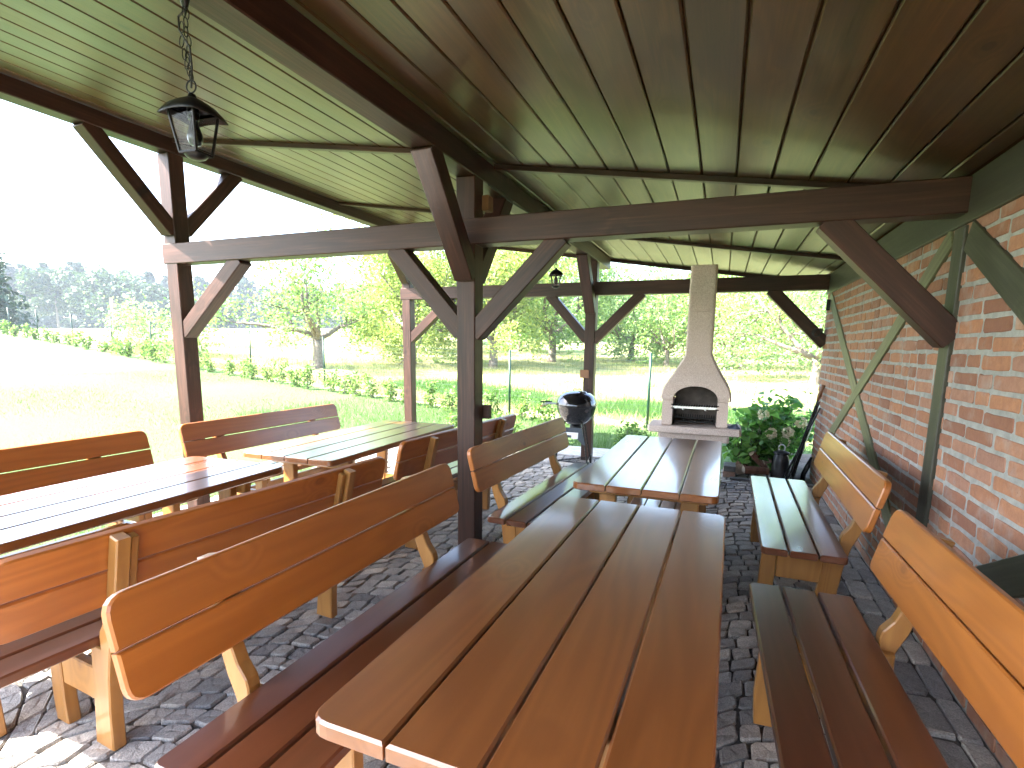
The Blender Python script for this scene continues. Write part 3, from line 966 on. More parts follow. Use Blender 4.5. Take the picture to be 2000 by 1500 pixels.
# ------------------------------------------------------------------ lanterns
def ring(mb, c, r_, t, ax, seg=16, sy=1.0):
    u = Vector(ax[0]); v = Vector(ax[1]); c = Vector(c)
    pts = [c + u*math.cos(2*math.pi*k/seg)*r_ + v*math.sin(2*math.pi*k/seg)*r_*sy for k in range(seg+1)]
    mb.tube(pts, t, 6, cap=False)
def make_lantern(name, rz=0.0):
    r = empty(name)
    # local origin: underside of the purlin above; z down
    K = 0.80
    zc = -0.345                       # centre of the cap
    cap = MB()
    prof = [(0.004, 0.05), (0.014, 0.045), (0.018, 0.030), (0.045, 0.024), (0.075, 0.010), (0.098, -0.012), (0.116, -0.036), (0.113, -0.038), (0.094, -0.014), (0.07, 0.003), (0.03, 0.012), (0.0, 0.012)]
    for (i_, (rr, zz)) in enumerate(prof):
        for k in range(16):
            a = 2*math.pi*k/16
            sq = 1.0/max(abs(math.cos(a)), abs(math.sin(a)))
            f = rr*(0.78*min(sq, 1.42) if rr > 0.03 else 1.0)
            drop = -0.010*(sq-1)/0.414*(rr/0.116) if rr > 0.03 else 0
            an = a
            cap.v.append((K*f*math.cos(an), K*f*math.sin(an), zc+K*(zz+drop)))
    for i_ in range(len(prof)-1):
        for k in range(16):
            a = i_*16+k; b = i_*16+(k+1) % 16
            cap.f.append((a, b, b+16, a+16))
    cap.build("cap", M_IRON, r, smooth=True, local=True)
    top, bot = zc-0.020*K, zc-0.185*K
    rt_, rb_ = 0.064*K, 0.041*K            # half widths of the square body
    cor = [(-1, -1), (1, -1), (1, 1), (-1, 1)]
    fr = MB()
    for cx_, cy_ in cor:
        fr.tube([(cx_*rt_, cy_*rt_, top), (cx_*rb_, cy_*rb_, bot)], 0.0052, 6)
    for i_ in range(4):
        a, b = cor[i_], cor[(i_+1) % 4]
        fr.tube([(a[0]*rb_, a[1]*rb_, bot), (b[0]*rb_, b[1]*rb_, bot)], 0.0052, 6)
        fr.tube([(a[0]*rt_, a[1]*rt_, top), (b[0]*rt_, b[1]*rt_, top)], 0.0052, 6)
    fr.build("frame", M_IRON, r, local=True)
    for i_ in range(4):
        a, b = cor[i_], cor[(i_+1) % 4]
        n = Vector((a[0]+b[0], a[1]+b[1], 0)).normalized()
        th_ = 0.0015
        q = [Vector((a[0]*rt_*.97, a[1]*rt_*.97, top)), Vector((b[0]*rt_*.97, b[1]*rt_*.97, top)), Vector((b[0]*rb_*.97, b[1]*rb_*.97, bot)), Vector((a[0]*rb_*.97, a[1]*rb_*.97, bot))]
        pm = MB().add([*(p-n*th_ for p in q), *(p+n*th_ for p in q)], [(0, 1, 2, 3), (7, 6, 5, 4), (0, 4, 5, 1), (1, 5, 6, 2), (2, 6, 7, 3), (3, 7, 4, 0)])
        pm.build("pane", M_GLASS, r, local=True)
    cup = MB().lathe([(0.0000, bot-0.0176), (0.0160, bot-0.0168), (0.0288, bot-0.0112), (0.0368, bot-0.0024), (0.0368, bot-0.0008), (0.0000, bot-0.0008)], 20)
    cup.build("base_cup", M_IRON, r, smooth=True, local=True)
    MB().lathe([(0.0000, zc+0.0000), (0.0168, zc-0.0016), (0.0168, zc-0.0416), (0.0000, zc-0.0424)], 16).build("bulb_socket", M_IRON, r, smooth=True, local=True)
    MB().lathe([(0.0104, zc-0.0416), (0.0112, zc-0.0528), (0.0176, zc-0.0704), (0.0232, zc-0.0896), (0.0228, zc-0.1040), (0.0160, zc-0.1184), (0.0000, zc-0.1232)], 18).build("bulb", M_BULB, r, smooth=True, local=True)
    ch = MB()
    ring(ch, (0, 0, zc+0.060), 0.019, 0.0026, ((1, 0, 0), (0, 0, 1)))
    z_ = zc+0.092; k = 0
    while z_ < -0.012:
        ring(ch, (0.003*math.sin(k*2.1), 0.003*math.cos(k*1.7), z_), 0.008, 0.0016, (((1, 0, 0), (0, 0, 1)) if k % 2 else ((0, 1, 0), (0, 0, 1))), 10, 2.0)
        z_ += 0.026; k += 1
    # a slack loop of spare chain beside the hanging one
    sl_ = [(-0.004, 0, -0.06), (-0.03, 0.01, -0.10), (-0.036, 0.012, -0.14), (-0.028, 0.01, -0.18), (-0.014, 0.004, -0.212), (-0.004, 0, -0.236)]
    for k, p in enumerate(sl_):
        ring(ch, p, 0.008, 0.0015, (((1, 0, 0), (0, 0, 1)) if k % 2 else ((0, 1, 0), (0.3, 0, 1))), 10, 2.2)
    ch.build("chain", M_IRON, r, local=True)
    cab = MB().tube([(0.004, 0, 0.0), (0.002, 0.006, -0.05), (-0.03, 0.0, -0.075), (-0.022, -0.008, -0.12), (0.006, 0, -0.17), (0.006, 0.003, -0.22), (0, 0, -0.29)], 0.0032, 6)
    cab.build("cable", M_CABLE, r, local=True)
    ck = MB().lathe([(0.0, 0.0), (0.018, 0.0), (0.018, -0.02), (0.009, -0.05), (0.0, -0.055)], 14)
    ck.build("ceiling_hook_cover", M_IRON, r, smooth=True, local=True)
    return r
ln = make_lantern("hanging_lantern")
ln.matrix_basis = Matrix.Translation((-1.675, 1.362, 2.659)) @ Matrix.Rotation(R(6), 4, 'Z')
tag(ln, "near black iron lantern with bulb and glass panes hanging on a chain at upper left", "lantern", "lanterns hung from the middle purlin")
l2 = copy_tree(ln, Matrix.Translation((-1.675, 5.47, 2.659)) @ Matrix.Rotation(R(20), 4, 'Z'), "far small black lantern hanging above the kettle barbecue")
tag(l2, None, "lantern", "lanterns hung from the middle purlin")

# ------------------------------------------------------------------ garden fireplace
fp = empty("garden_fireplace", (-0.24, 6.28, 0))
tag(fp, "beige aggregate stone garden fireplace with arched opening and tall flue", "fireplace")
FX = -0.245
def taper(levels, name, mat, seg_round=0.03, smooth=False):
    """stack of rounded rectangles (z, xc, yc, halfx, halfy)"""
    mb = MB(); n = None
    for (z, xc, yc, hx, hy) in levels:
        poly = rounded([(xc-hx, yc-hy), (xc+hx, yc-hy), (xc+hx, yc+hy), (xc-hx, yc+hy)], [min(seg_round, hx*.6, hy*.6)]*4, 4)
        n = len(poly)
        mb.v += [(x, y2, z) for x, y2 in poly]
    for i in range(len(levels)-1):
        for k in range(n):
            a = i*n+k; b = i*n+(k+1) % n
            mb.f.append((a, b, b+n, a+n))
    mb.f.append(tuple(range(n-1, -1, -1)))
    e = (len(levels)-1)*n
    mb.f.append(tuple(e+k for k in range(n)))
    return mb.build(name, mat, fp, smooth=smooth)
taper([(0.0, FX, 6.32, 0.30, 0.24), (0.54, FX, 6.32, 0.30, 0.24)], "plinth", M_AGG)
taper([(0.541, FX, 6.30, 0.37, 0.27), (0.625, FX, 6.29, 0.37, 0.28)], "bracket_slab", M_AGG)
# hearth shelf with a bowed front
pl = [(FX-0.485, 6.02), (FX-0.46, 5.965), (FX-0.3, 5.945), (FX, 5.935), (FX+0.3, 5.945), (FX+0.46, 5.965), (FX+0.485, 6.02), (FX+0.485, 6.45), (FX-0.485, 6.45)]
vs_, fs_ = slab(pl, 0.075, 0.01)
obj("hearth_shelf", vs_, fs_, M_AGG, fp, Matrix.Translation((0, 0, 0.626)))
# chamber: two cheeks, back, arched front
for s in (-1, 1):
    bbox("cheek", (FX+s*0.285-0.055, 6.03, 0.702), (FX+s*0.285+0.055, 6.47, 0.985), M_AGG, fp, 0.012)
bbox("back_wall", (FX-0.229, 6.40, 0.702), (FX+0.229, 6.47, 1.16), M_SOOT, fp)
for s in (-1, 1):
    bbox("inner_lining", (FX+s*0.2245-0.004, 6.06, 0.7025), (FX+s*0.2245+0.004, 6.398, 0.98), M_SOOT, fp, 0.001)
def hood():
    mb = MB()
    # front arch face from z=.985, built as a strip between the arch and the sloping shoulders
    yF, yB = 6.025, 6.475
    n = 14
    arch = []
    for k in range(n+1):
        a = math.pi*(1-k/n)
        arch.append((FX+0.232*math.cos(a), 0.985+0.155*math.sin(a)**0.9))
    # outer contour (lower hood), then shoulders to the flue
    lev = [(0.985, 0.362, yF, yB), (1.02, 0.366, yF-0.006, yB), (1.09, 0.352, yF+0.002, yB), (1.15, 0.325, yF+0.016, yB), (1.19, 0.300, yF+0.035, yB), (1.25, 0.262, yF+0.07, yB-0.01), (1.35, 0.205, yF+0.115, yB-0.035), (1.43, 0.162, yF+0.148, yB-0.055), (1.49, 0.141, yF+0.165, yB-0.065)]
    # sides and back and top as rounded loft; the front face below z=1.19 is replaced by the arch strip
    def contour(z):
        for i in range(len(lev)-1):
            if lev[i][0] <= z <= lev[i+1][0]:
                s = (z-lev[i][0])/(lev[i+1][0]-lev[i][0])
                return [lev[i][k]*(1-s)+lev[i+1][k]*s for k in range(4)]
        return lev[-1]
    # side/back shell
    loops = []
    for (z, hx, ya, yb) in lev:
        loops.append([(FX-hx, ya+0.02, z), (FX-hx, yb, z), (FX+hx, yb, z), (FX+hx, ya+0.02, z), (FX+hx-0.02, ya, z), (FX-hx+0.02, ya, z)])
    base = len(mb.v)
    for lp in loops: mb.v += lp
    for i in range(len(loops)-1):
        for k in range(6):
            if k == 4 and lev[i][0] < 1.185:      # front face, left open for the arch
                continue
            a = base+i*6+k; b = base+i*6+(k+1) % 6
            mb.f.append((b, a, a+6, b+6))
    # front strip
    cols = [FX-0.342] + [x for x, z in arch] + [FX+0.342]
    def zlow(x):
        d = abs(x-FX)
        if d >= 0.232: return 0.985
        a = math.acos(max(-1, min(1, (x-FX)/0.232)))
        return 0.985+0.155*math.sin(a)**0.9
    base = len(mb.v); rows = 6
    for x in cols:
        for j in range(rows+1):
            s = j/rows
            zt = 1.19
            z0_ = zlow(x)
            z_ = z0_*(1-s)+zt*s
            c = contour(z_)
            lim = c[1]-0.02
            xx = max(FX-lim, min(FX+lim, x))
            mb.v.append((xx, c[2], z_))
    for i in range(len(cols)-1):
        for j in range(rows):
            a = base+i*(rows+1)+j
            b = a+rows+1
            mb.f.append((a, b, b+1, a+1))
    # inside of the arch (thickness)
    base = len(mb.v)
    for x, z_ in arch:
        c = contour(max(z_, 0.985))
        mb.v.append((x, c[2], z_)); mb.v.append((x, c[2]+0.07, z_))
    for i in range(n):
        a = base+2*i
        mb.f.append((a, a+1, a+3, a+2))
    return mb.build("hood", M_AGG, fp)
hood()
bbox("smoke_shelf", (FX-0.30, 6.10, 1.155), (FX+0.30, 6.40, 1.175), M_SOOT, fp)
taper([(1.47, FX, 6.30, 0.142, 0.135), (1.50, FX, 6.30, 0.140, 0.133), (1.935, FX, 6.30, 0.137, 0.130)], "flue_block", M_AGG)
taper([(1.938, FX, 6.30, 0.138, 0.131), (2.425, FX, 6.30, 0.136, 0.128)], "flue_block", M_AGG)
# grill irons
gi = MB()
for k in range(15):
    x = FX-0.19+k*0.027
    gi.tube([(x, 6.07, 0.905), (x, 6.38, 0.905)], 0.0035, 6)
gi.tube([(FX-0.285, 6.065, 0.905), (FX+0.285, 6.065, 0.905)], 0.006, 6)
gi.build("grill_rack", M_STEEL, fp)
MB().box((FX-0.225, 6.045, 0.893), (FX+0.225, 6.052, 0.918)).build("rack_front_bar", M_STEEL, fp)
for s in (-1, 1):
    MB().lathe([(0.0, 0.0), (0.011, 0.004), (0.013, 0.012), (0.009, 0.022), (0.0, 0.024)], 12).build("knob", M_STEEL, fp, Matrix.Translation((FX+s*0.115, 6.045, 0.885)) @ Matrix.Rotation(R(90), 4, 'X'), True)
    for zz in (0.895, 0.935):
        MB().tube([(FX+s*0.245, 6.022, zz), (FX+s*0.215, 6.03, zz)], 0.006, 6).build("bracket_pin", M_IRON, fp)
gr = MB()
for k in range(17):
    x = FX-0.20+k*0.025
    gr.tube([(x, 6.10, 0.745), (x, 6.34, 0.745), (x, 6.34, 0.80)], 0.005, 6)
gr.tube([(FX-0.21, 6.10, 0.745), (FX+0.21, 6.10, 0.745)], 0.007, 6)
gr.tube([(FX-0.21, 6.10, 0.79), (FX+0.21, 6.10, 0.79)], 0.006, 6)
gr.build("fire_grate", M_IRON, fp)
# folded cloth on the shelf
cl = MB()
for i in range(9):
    for j in range(7):
        x = i/8; yy = j/6
        z_ = 0.012+0.028*math.sin(math.pi*x)*math.sin(math.pi*yy)*(1+0.5*math.sin(9*x+4*yy)) + 0.006*math.sin(17*x-8*yy)
        if i in (0, 8) or j in (0, 6): z_ = 0.001
        cl.v.append((0.105+0.115*x+0.01*math.sin(yy*5), 6.02+0.13*yy+0.012*math.sin(x*6), 0.7025+z_))
for i in range(8):
    for j in range(6):
        a = i*7+j
        cl.f.append((a, a+7, a+8, a+1))
tag(cl.build("cloth", M_CLOTH, smooth=True), "crumpled blue grey rag lying on the right end of the fireplace shelf", "cloth")

# ------------------------------------------------------------------ kettle barbecue
kb = empty("kettle_barbecue", (-1.705, 6.60, 0))
tag(kb, "black kettle barbecue on three thin legs beside the far post", "barbecue")
KX, KY = -1.705, 6.60
cM = Matrix.Translation((KX, KY, 0))
MB().lathe([(0.0, 0.545), (0.06, 0.55), (0.13, 0.575), (0.19, 0.63), (0.232, 0.70), (0.252, 0.765), (0.258, 0.80), (0.262, 0.803), (0.262, 0.808), (0.25, 0.808)], 40).build("bowl", M_ENAMEL, kb, cM, True)
lid = MB().lathe([(0.262, 0.811), (0.266, 0.813), (0.266, 0.82), (0.260, 0.845), (0.245, 0.89), (0.215, 0.932), (0.17, 0.962), (0.11, 0.982), (0.05, 0.99), (0.0, 0.991)], 40).build("lid", M_ENAMEL, kb, cM, True)
MB().tube([(KX-0.05, KY+0.02, 0.985), (KX-0.05, KY+0.02, 1.01), (KX+0.05, KY+0.02, 1.01), (KX+0.05, KY+0.02, 0.985)], 0.006, 8).build("lid_handle", M_IRON, lid)
MB().lathe([(0.0, 0.0), (0.032, 0.0), (0.032, 0.006), (0.0, 0.008)], 18).build("vent", M_STEEL, lid, Matrix.Translation((KX+0.11, KY-0.05, 0.983)) @ Matrix.Rotation(R(18), 4, 'Y'), True)
hb = MB()
hb.tube([(KX-0.262, KY-0.05, 0.81), (KX-0.43, KY-0.07, 0.812)], 0.006, 8)
hb.tube([(KX-0.262, KY+0.05, 0.81), (KX-0.43, KY+0.03, 0.812)], 0.006, 8)
hb.build("handle_bracket", M_STEEL, kb)
board("wooden_handle", (KX-0.45, KY-0.11, 0.795), (0, 1, 0), (1, 0, 0), 0.2, 0.03, 0.022, M_LEG, kb)
MB().tube([(KX-0.45, KY-0.12, 0.84), (KX-0.30, KY-0.09, 0.842)], 0.009, 8).build("lid_grip", M_IRON, kb)
legs = [(-0.24, -0.16), (0.22, -0.20), (0.15, 0.26)]
for (lx, ly) in legs:
    n = Vector((lx, ly, 0)).normalized()
    MB().tube([(KX+n.x*0.15, KY+n.y*0.15, 0.60), (KX+lx, KY+ly, 0.02)], 0.011, 8).build("leg", M_IRON, kb)
vs_, fs_ = slab([(-0.155, 0.0), (-0.135, 0.0), (-0.12, 0.05), (-0.08, 0.085), (0.06, 0.085), (0.12, 0.03), (0.15, 0.0), (0.18, 0.0), (0.13, 0.215), (-0.105, 0.215), (-0.155, 0.17)], 0.006, 0.001)
pn = obj("front_panel", vs_, fs_, plain("slate_blue_panel", (0.035, 0.05, 0.07), 0.45), kb, frame((KX-0.01, KY-0.165, 0.32), (1, 0, 0), (0, 0, 1)))
vs_, fs_ = slab([(-0.075, 0.155), (-0.075, 0.118), (0.0, 0.116), (0.0, 0.075), (0.085, 0.075), (0.088, 0.155)], 0.002, 0.0004)
obj("sticker", vs_, fs_, M_WHITE, pn, frame((KX-0.01, KY-0.1715, 0.32), (1, 0, 0), (0, 0, 1)))
MB().lathe([(0.0, 0.505), (0.075, 0.505), (0.08, 0.51), (0.08, 0.545), (0.05, 0.555)], 24).build("ash_catcher", M_IRON, kb, cM, True)
rk = MB()
rk.tube([(KX+legs[0][0]*.93, KY+legs[0][1]*.93, 0.09), (KX+legs[1][0]*.93, KY+legs[1][1]*.93, 0.09), (KX+legs[2][0]*.93, KY+legs[2][1]*.93, 0.09), (KX+legs[0][0]*.93, KY+legs[0][1]*.93, 0.09)], 0.007, 8)
for k in range(1, 9):
    s = k/9
    a = Vector((KX+legs[0][0]*.93, KY+legs[0][1]*.93, 0.09)).lerp(Vector((KX+legs[2][0]*.93, KY+legs[2][1]*.93, 0.09)), s)
    b = Vector((KX+legs[1][0]*.93, KY+legs[1][1]*.93, 0.09)).lerp(Vector((KX+legs[2][0]*.93, KY+legs[2][1]*.93, 0.09)), s)
    rk.tube([a, b], 0.003, 5)
rk.build("bottom_rack", M_IRON, kb)
for (lx, ly) in legs[1:]:
    MB().lathe([(0.0, -0.012), (0.05, -0.012), (0.062, -0.006), (0.062, 0.006), (0.05, 0.012), (0.0, 0.012)], 20).build("wheel", M_IRON, kb, Matrix.Translation((KX+lx*1.02, KY+ly*1.02, 0.062)) @ Matrix.Rotation(R(90), 4, 'Y'), True)

# ------------------------------------------------------------------ things beside the wall
mc = empty("milk_can", (0.73, 6.93, 0))
tag(mc, "dark old metal milk can standing next to the firewood", "can")
cM = Matrix.Translation((0.73, 6.93, 0.0))
MB().lathe([(0.0000, 0.0), (0.0966, 0.0), (0.0991, 0.02), (0.0966, 0.04), (0.0941, 0.20), (0.0907, 0.24), (0.0798, 0.285), (0.0714, 0.30), (0.0714, 0.325), (0.0000, 0.325)], 28).build("body", M_CAN, mc, cM, True)
MB().lathe([(0.0840, 0.318), (0.0882, 0.322), (0.0882, 0.335), (0.0504, 0.352), (0.0252, 0.358), (0.0000, 0.359)], 28).build("lid", M_CAN, mc, cM, True)
hh = MB(); ring(hh, (0.73, 6.93, 0.385), 0.035, 0.008, ((1, 0, 0), (0, 0, 1)), 16, 1.2); hh.build("handle", M_STEEL, mc)

def log(name, a, b, r_, label, seed, split=True):
    rr = random.Random(seed)
    a = Vector(a); b = Vector(b)
    n = 14
    d = (b-a).normalized()
    u = (Vector((0, 0, 1)) - d*d.z).normalized(); w = d.cross(u)
    prof = []
    for k in range(n):
        an = 2*math.pi*k/n
        q = r_*(1+rr.uniform(-.08, .08))
        c_, s_ = math.cos(an)*q, math.sin(an)*q
        if split: s_ = max(s_, -0.25*r_)
        prof.append((c_, s_))
    mb = MB()
    for p in (a, a.lerp(b, .5), b):
        for (c_, s_) in prof:
            mb.v.append(tuple(p+u*s_*(1+rr.uniform(-.04, .04))+w*c_*(1+rr.uniform(-.04, .04))))
    for i in range(2):
        for k in range(n):
            mb.f.append((i*n+k, i*n+(k+1) % n, (i+1)*n+(k+1) % n, (i+1)*n+k))
    root = mb.build(name, M_LOGBARK)
    for p, sgn in ((a-d*0.002, -1), (b+d*0.002, 1)):
        end = MB()
        for (c_, s_) in prof: end.v.append(tuple(p+(u*s_+w*c_)*0.97))
        end.f.append(tuple(range(n-1, -1, -1) if sgn < 0 else range(n)))
        end.build("cut_end", M_LOG, root)
    tag(root, label, "log", "firewood beside the milk can")
log("firewood_log", (0.33, 6.86, 0.08), (0.60, 6.93, 0.075), 0.065, "brown barked log lying in front at the bottom of the firewood", 1)
log("firewood_log", (0.30, 6.98, 0.075), (0.32, 7.25, 0.08), 0.07, "log with a pale cut end pointing at the viewer, left in the firewood", 2, False)
log("firewood_log", (0.40, 6.98, 0.27), (0.56, 7.02, 0.10), 0.058, "log leaning steeply upright in the firewood with a grey end", 3)
log("firewood_log", (0.53, 6.99, 0.17), (0.62, 7.20, 0.16), 0.045, "small pale split log on the right of the firewood", 4)
bk = empty("brick_stack", (0.18, 6.9, 0))
tag(bk, "two loose bricks stacked under the right end of the fireplace shelf", "bricks")
bbox("brick", (0.10, 6.80, 0.0), (0.235, 7.06, 0.068), plain("pale_fire_brick", (0.33, 0.22, 0.18), 0.9, scale=20), bk, 0.004)
bbox("brick", (0.105, 6.81, 0.0685), (0.24, 7.07, 0.135), M_KERB, bk, 0.004)

def tool(name, label, foot, top, headfn, grip=0.0):
    e = empty(name, foot)
    tag(e, label, "tool", "long fire tools leaning in the corner")
    f = Vector(foot); t = Vector(top)
    MB().tube([f.lerp(t, 0.06), t], 0.0105, 8).build("shaft", M_IRON, e)
    if grip:
        MB().tube([f.lerp(t, 1-grip), f.lerp(t, 1-grip*.6), f.lerp(t, 1-grip*.3), t+(t-f).normalized()*0.01], [0.015, 0.022, 0.018, 0.021], 10).build("wooden_grip", M_SWITCH, e, smooth=True)
    headfn(e, f, t)
def fork_head(e, f, t):
    d = (t-f).normalized(); w = d.cross(Vector((0, 1, 0))).normalized()
    m = MB()
    for s in (-1, 0, 1):
        m.tube([f+d*0.16, f+d*0.13+w*0.022*s, f+w*0.022*s+Vector((0, 0, 0.005))], 0.004, 6)
    m.build("fork_tines", M_IRON, e)
def shovel_head(e, f, t):
    d = (t-f).normalized(); w = Vector((0, 1, 0))
    n = d.cross(w).normalized()
    vs_, fs_ = slab([(0.0, -0.045), (0.15, -0.055), (0.17, 0.0), (0.15, 0.055), (0.0, 0.045)], 0.004, 0.001)
    obj("shovel_blade", vs_, fs_, M_IRON, e, frame(f+Vector((0, 0, 0.006)), d, w))
def tong_head(e, f, t):
    d = (t-f).normalized()
    MB().tube([f+Vector((0.03, 0, 0.01)), f+d*0.2+Vector((0.025, 0.01, 0)), t+Vector((0.012, 0.012, -0.04))], 0.005, 6).build("tong_arm", M_STEEL, e)
tool("fire_tool", "long fire fork with a brown wooden grip leaning in the wall corner", (0.80, 6.80, 0.002), (W-0.03, 6.72, 1.15), fork_head, 0.14)
tool("fire_tool", "long fire shovel leaning in the wall corner, grip slightly lower", (0.86, 6.86, 0.002), (W-0.03, 6.80, 1.12), shovel_head, 0.13)
tool("fire_tool", "long black iron poker leaning in the wall corner, straight and without a grip", (0.76, 6.85, 0.002), (W-0.03, 6.78, 0.90), lambda e, f, t: None)
tool("fire_tool", "long steel tongs leaning in the wall corner, without a wooden grip", (0.84, 6.90, 0.002), (W-0.03, 6.86, 0.96), tong_head)
MBt = MB().tube([(0.98, 6.95, 0.004), (0.985, 6.95, 0.09), (1.02, 6.94, 0.19), (1.05, 6.94, 0.30)], [0.03, 0.028, 0.03, 0.012], 10)
tag(MBt.build("poker_stand", M_IRON, smooth=True), "short black iron bottle shape standing in the wall corner", "stand")

# ------------------------------------------------------------------ fence
def fence_y(x): return 10.75 - 0.21*(x+1.4)
fence = empty("wire_fence", (-1.36, fence_y(-1.36), -0.05))
tag(fence, "green wire mesh fence with thin green posts along the lawn and meadow", "fence")
# directions (x/y slopes) of the posts as seen over the lawn
FPX = [2.6, -1.31, -4.55, -7.55, -11.1, -14.9, -18.3, -21.9, -25.6, -30.0, -34.8, -39.3, -44.6, -50.0]
tops = []
for i, x in enumerate(FPX):
    yv = fence_y(x); gz = float(ground_z(x, yv))
    h = 1.5
    lean = Vector((rnd.uniform(-.02, .02), rnd.uniform(-.02, .02), 0))
    MB().tube([(x, yv, gz-0.1), (x+lean.x, yv+lean.y, gz+h)], 0.028, 10).build("post", M_GREEN, fence, smooth=True)
    tops.append(Vector((x, yv, gz)))
wm = MB()
for i in range(len(tops)-1):
    a, b = tops[i], tops[i+1]
    for k in range(15):
        z_ = 0.05 + k*0.10
        pts = [a.lerp(b, s/4)+Vector((0, 0.028, z_-0.02*math.sin(math.pi*s/4)*(1 if k > 11 else 0))) for s in range(5)]
        wm.tube(pts, 0.0022 if k < 14 else 0.003, 4, cap=False)
    if i < 7:
        n_ = int((b-a).length/0.1)
        for k in range(1, n_):
            p = a.lerp(b, k/n_)+Vector((0, 0.028, 0))
            wm.tube([p+Vector((0, 0, 0.05)), p+Vector((0, 0, 1.43))], 0.0016, 4, cap=False)
tag(wm.build("wire_mesh", M_GREEN, fence), kind="stuff")

# ------------------------------------------------------------------ plants
def shrub(name, x, y_, h, w, n, leaf, mat, label, cat, group=None, stems=6, seed=0):
    rr = np.random.default_rng(seed+100)
    z0 = float(ground_z(x, y_))
    e = empty(name, (x, y_, z0))
    sm = MB(); cen = []
    for s in range(stems):
        a = rr.uniform(0, 2*math.pi); rad = w*rr.uniform(0.15, 0.5)
        top = Vector((x+math.cos(a)*rad, y_+math.sin(a)*rad, z0+h*rr.uniform(0.65, 1.0)))
        base = Vector((x+math.cos(a)*rad*0.15, y_+math.sin(a)*rad*0.15, z0-0.02))
        mid = base.lerp(top, 0.5)+Vector((math.cos(a)*0.03, math.sin(a)*0.03, 0))
        sm.tube([base, mid, top], [0.008, 0.006, 0.003], 5)
        k = n//stems
        tt = rr.uniform(0.12, 1.05, k)
        spread = w*0.20*(1.1-0.5*tt)
        for q in range(k):
            p = base.lerp(top, min(1, tt[q]))
            o = rr.normal(size=3)*spread[q]
            cen.append((p.x+o[0], p.y+o[1], max(z0+0.03, p.z+o[2]*0.7)))
    sm.build("stems", M_BARK, e)
    cloud("foliage", leaves(cen, leaf), mat, e)
    return tag(e, label, cat, group)
hx = -2.9
hedge = []
while hx > -48:
    hedge.append(hx); hx -= (0.62 if hx > -14 else 0.85 if hx > -24 else 1.3)*rnd.uniform(0.85, 1.25)
nh = len(hedge)
def ordinal(k): return f"{k}{'th' if 10 <= k % 100 <= 20 else {1: 'st', 2: 'nd', 3: 'rd'}.get(k % 10, 'th')}"
for k, x in enumerate(hedge):
    yv = fence_y(x) - 0.55 + rnd.uniform(-.12, .12)
    hh_ = rnd.uniform(0.5, 0.85) * (1.0 if x < -5 else 0.85)
    shrub("hedge_shrub", x, yv, hh_, rnd.uniform(0.40, 0.62), 260 if x > -20 else 190, 0.085 if x > -20 else 0.12, M_LEAF_H,
          f"young leafy hedge shrub before the wire fence, {ordinal(k+1)} leftwards counted from the kettle barbecue", "shrub", "hedge shrubs along the fence", 6, k)
# grassy clump by the far eave post, weeds at the edge
for k, (x, yv, h_, lb) in enumerate(((-4.3, 8.5, 0.5, "leafy green clump beside the base of the far left post"), (-3.5, 8.7, 0.42, "leafy green clump seen between the far left post and the centre post"), (-1.25, 8.3, 0.38, "weedy green plants growing behind the kettle barbecue"))):
    shrub("garden_plant", x, yv, h_, 0.55, 420, 0.075, M_LEAF_H, lb, "plant", None, 8, 300+k)

# hydrangea by the wall end
def hydrangea(name, x, y_, w, d, h, n, label, seed):
    rr = np.random.default_rng(seed)
    e = empty(name, (x, y_, 0))
    cen = []; sm = MB()
    for s in range(26):
        a = rr.uniform(0, 2*math.pi); q = math.sqrt(rr.uniform(0, 1))
        tx, ty = x+math.cos(a)*q*w/2, y_+math.sin(a)*q*d/2
        tz = h*(1-0.45*q*q)*rr.uniform(0.75, 1.05)
        bx_, by_ = x+math.cos(a)*q*w*0.12, y_+math.sin(a)*q*d*0.12
        sm.tube([(bx_, by_, -0.02), ((bx_+tx)/2, (by_+ty)/2, tz*0.55), (tx, ty, tz)], [0.008, 0.006, 0.004], 5)
        for q2 in range(n//26):
            t_ = rr.uniform(0.15, 1.02)
            o = rr.normal(size=3)*np.array([0.075, 0.075, 0.06])
            cen.append((bx_+(tx-bx_)*t_+o[0], by_+(ty-by_)*t_+o[1], max(0.03, tz*t_+o[2])))
    sm.build("stems", M_BARK, e)
    cloud("foliage", leaves(cen, 0.105, 0.4, 0.8, 0.7), M_LEAF_G, e)
    return tag(e, label, "shrub")
h1 = hydrangea("hydrangea", 0.62, 7.55, 1.25, 0.95, 1.0, 1500, "dense green hydrangea bush with cream flecks for bright gaps at the wall end", 5)
for k, (bx_, by_, bz_) in enumerate(((0.62, 7.14, 0.52), (0.80, 7.12, 0.55), (0.52, 7.2, 0.74), (0.78, 7.2, 0.42), (0.95, 7.25, 0.66))):
    cc = np.random.default_rng(40+k).normal(size=(70, 3)); cc /= np.linalg.norm(cc, axis=1, keepdims=True)
    cloud("bright_gap_fleck", leaves(np.array([bx_, by_, bz_])+cc*0.06, 0.04, 0.2, 0.1, 0.9), M_GAP, h1)  # cream flecks added for the bright gaps between the leaves
hydrangea("hydrangea", 0.36, 7.30, 0.7, 0.6, 0.72, 650, "smaller green bush next to the fireplace behind the firewood", 9)

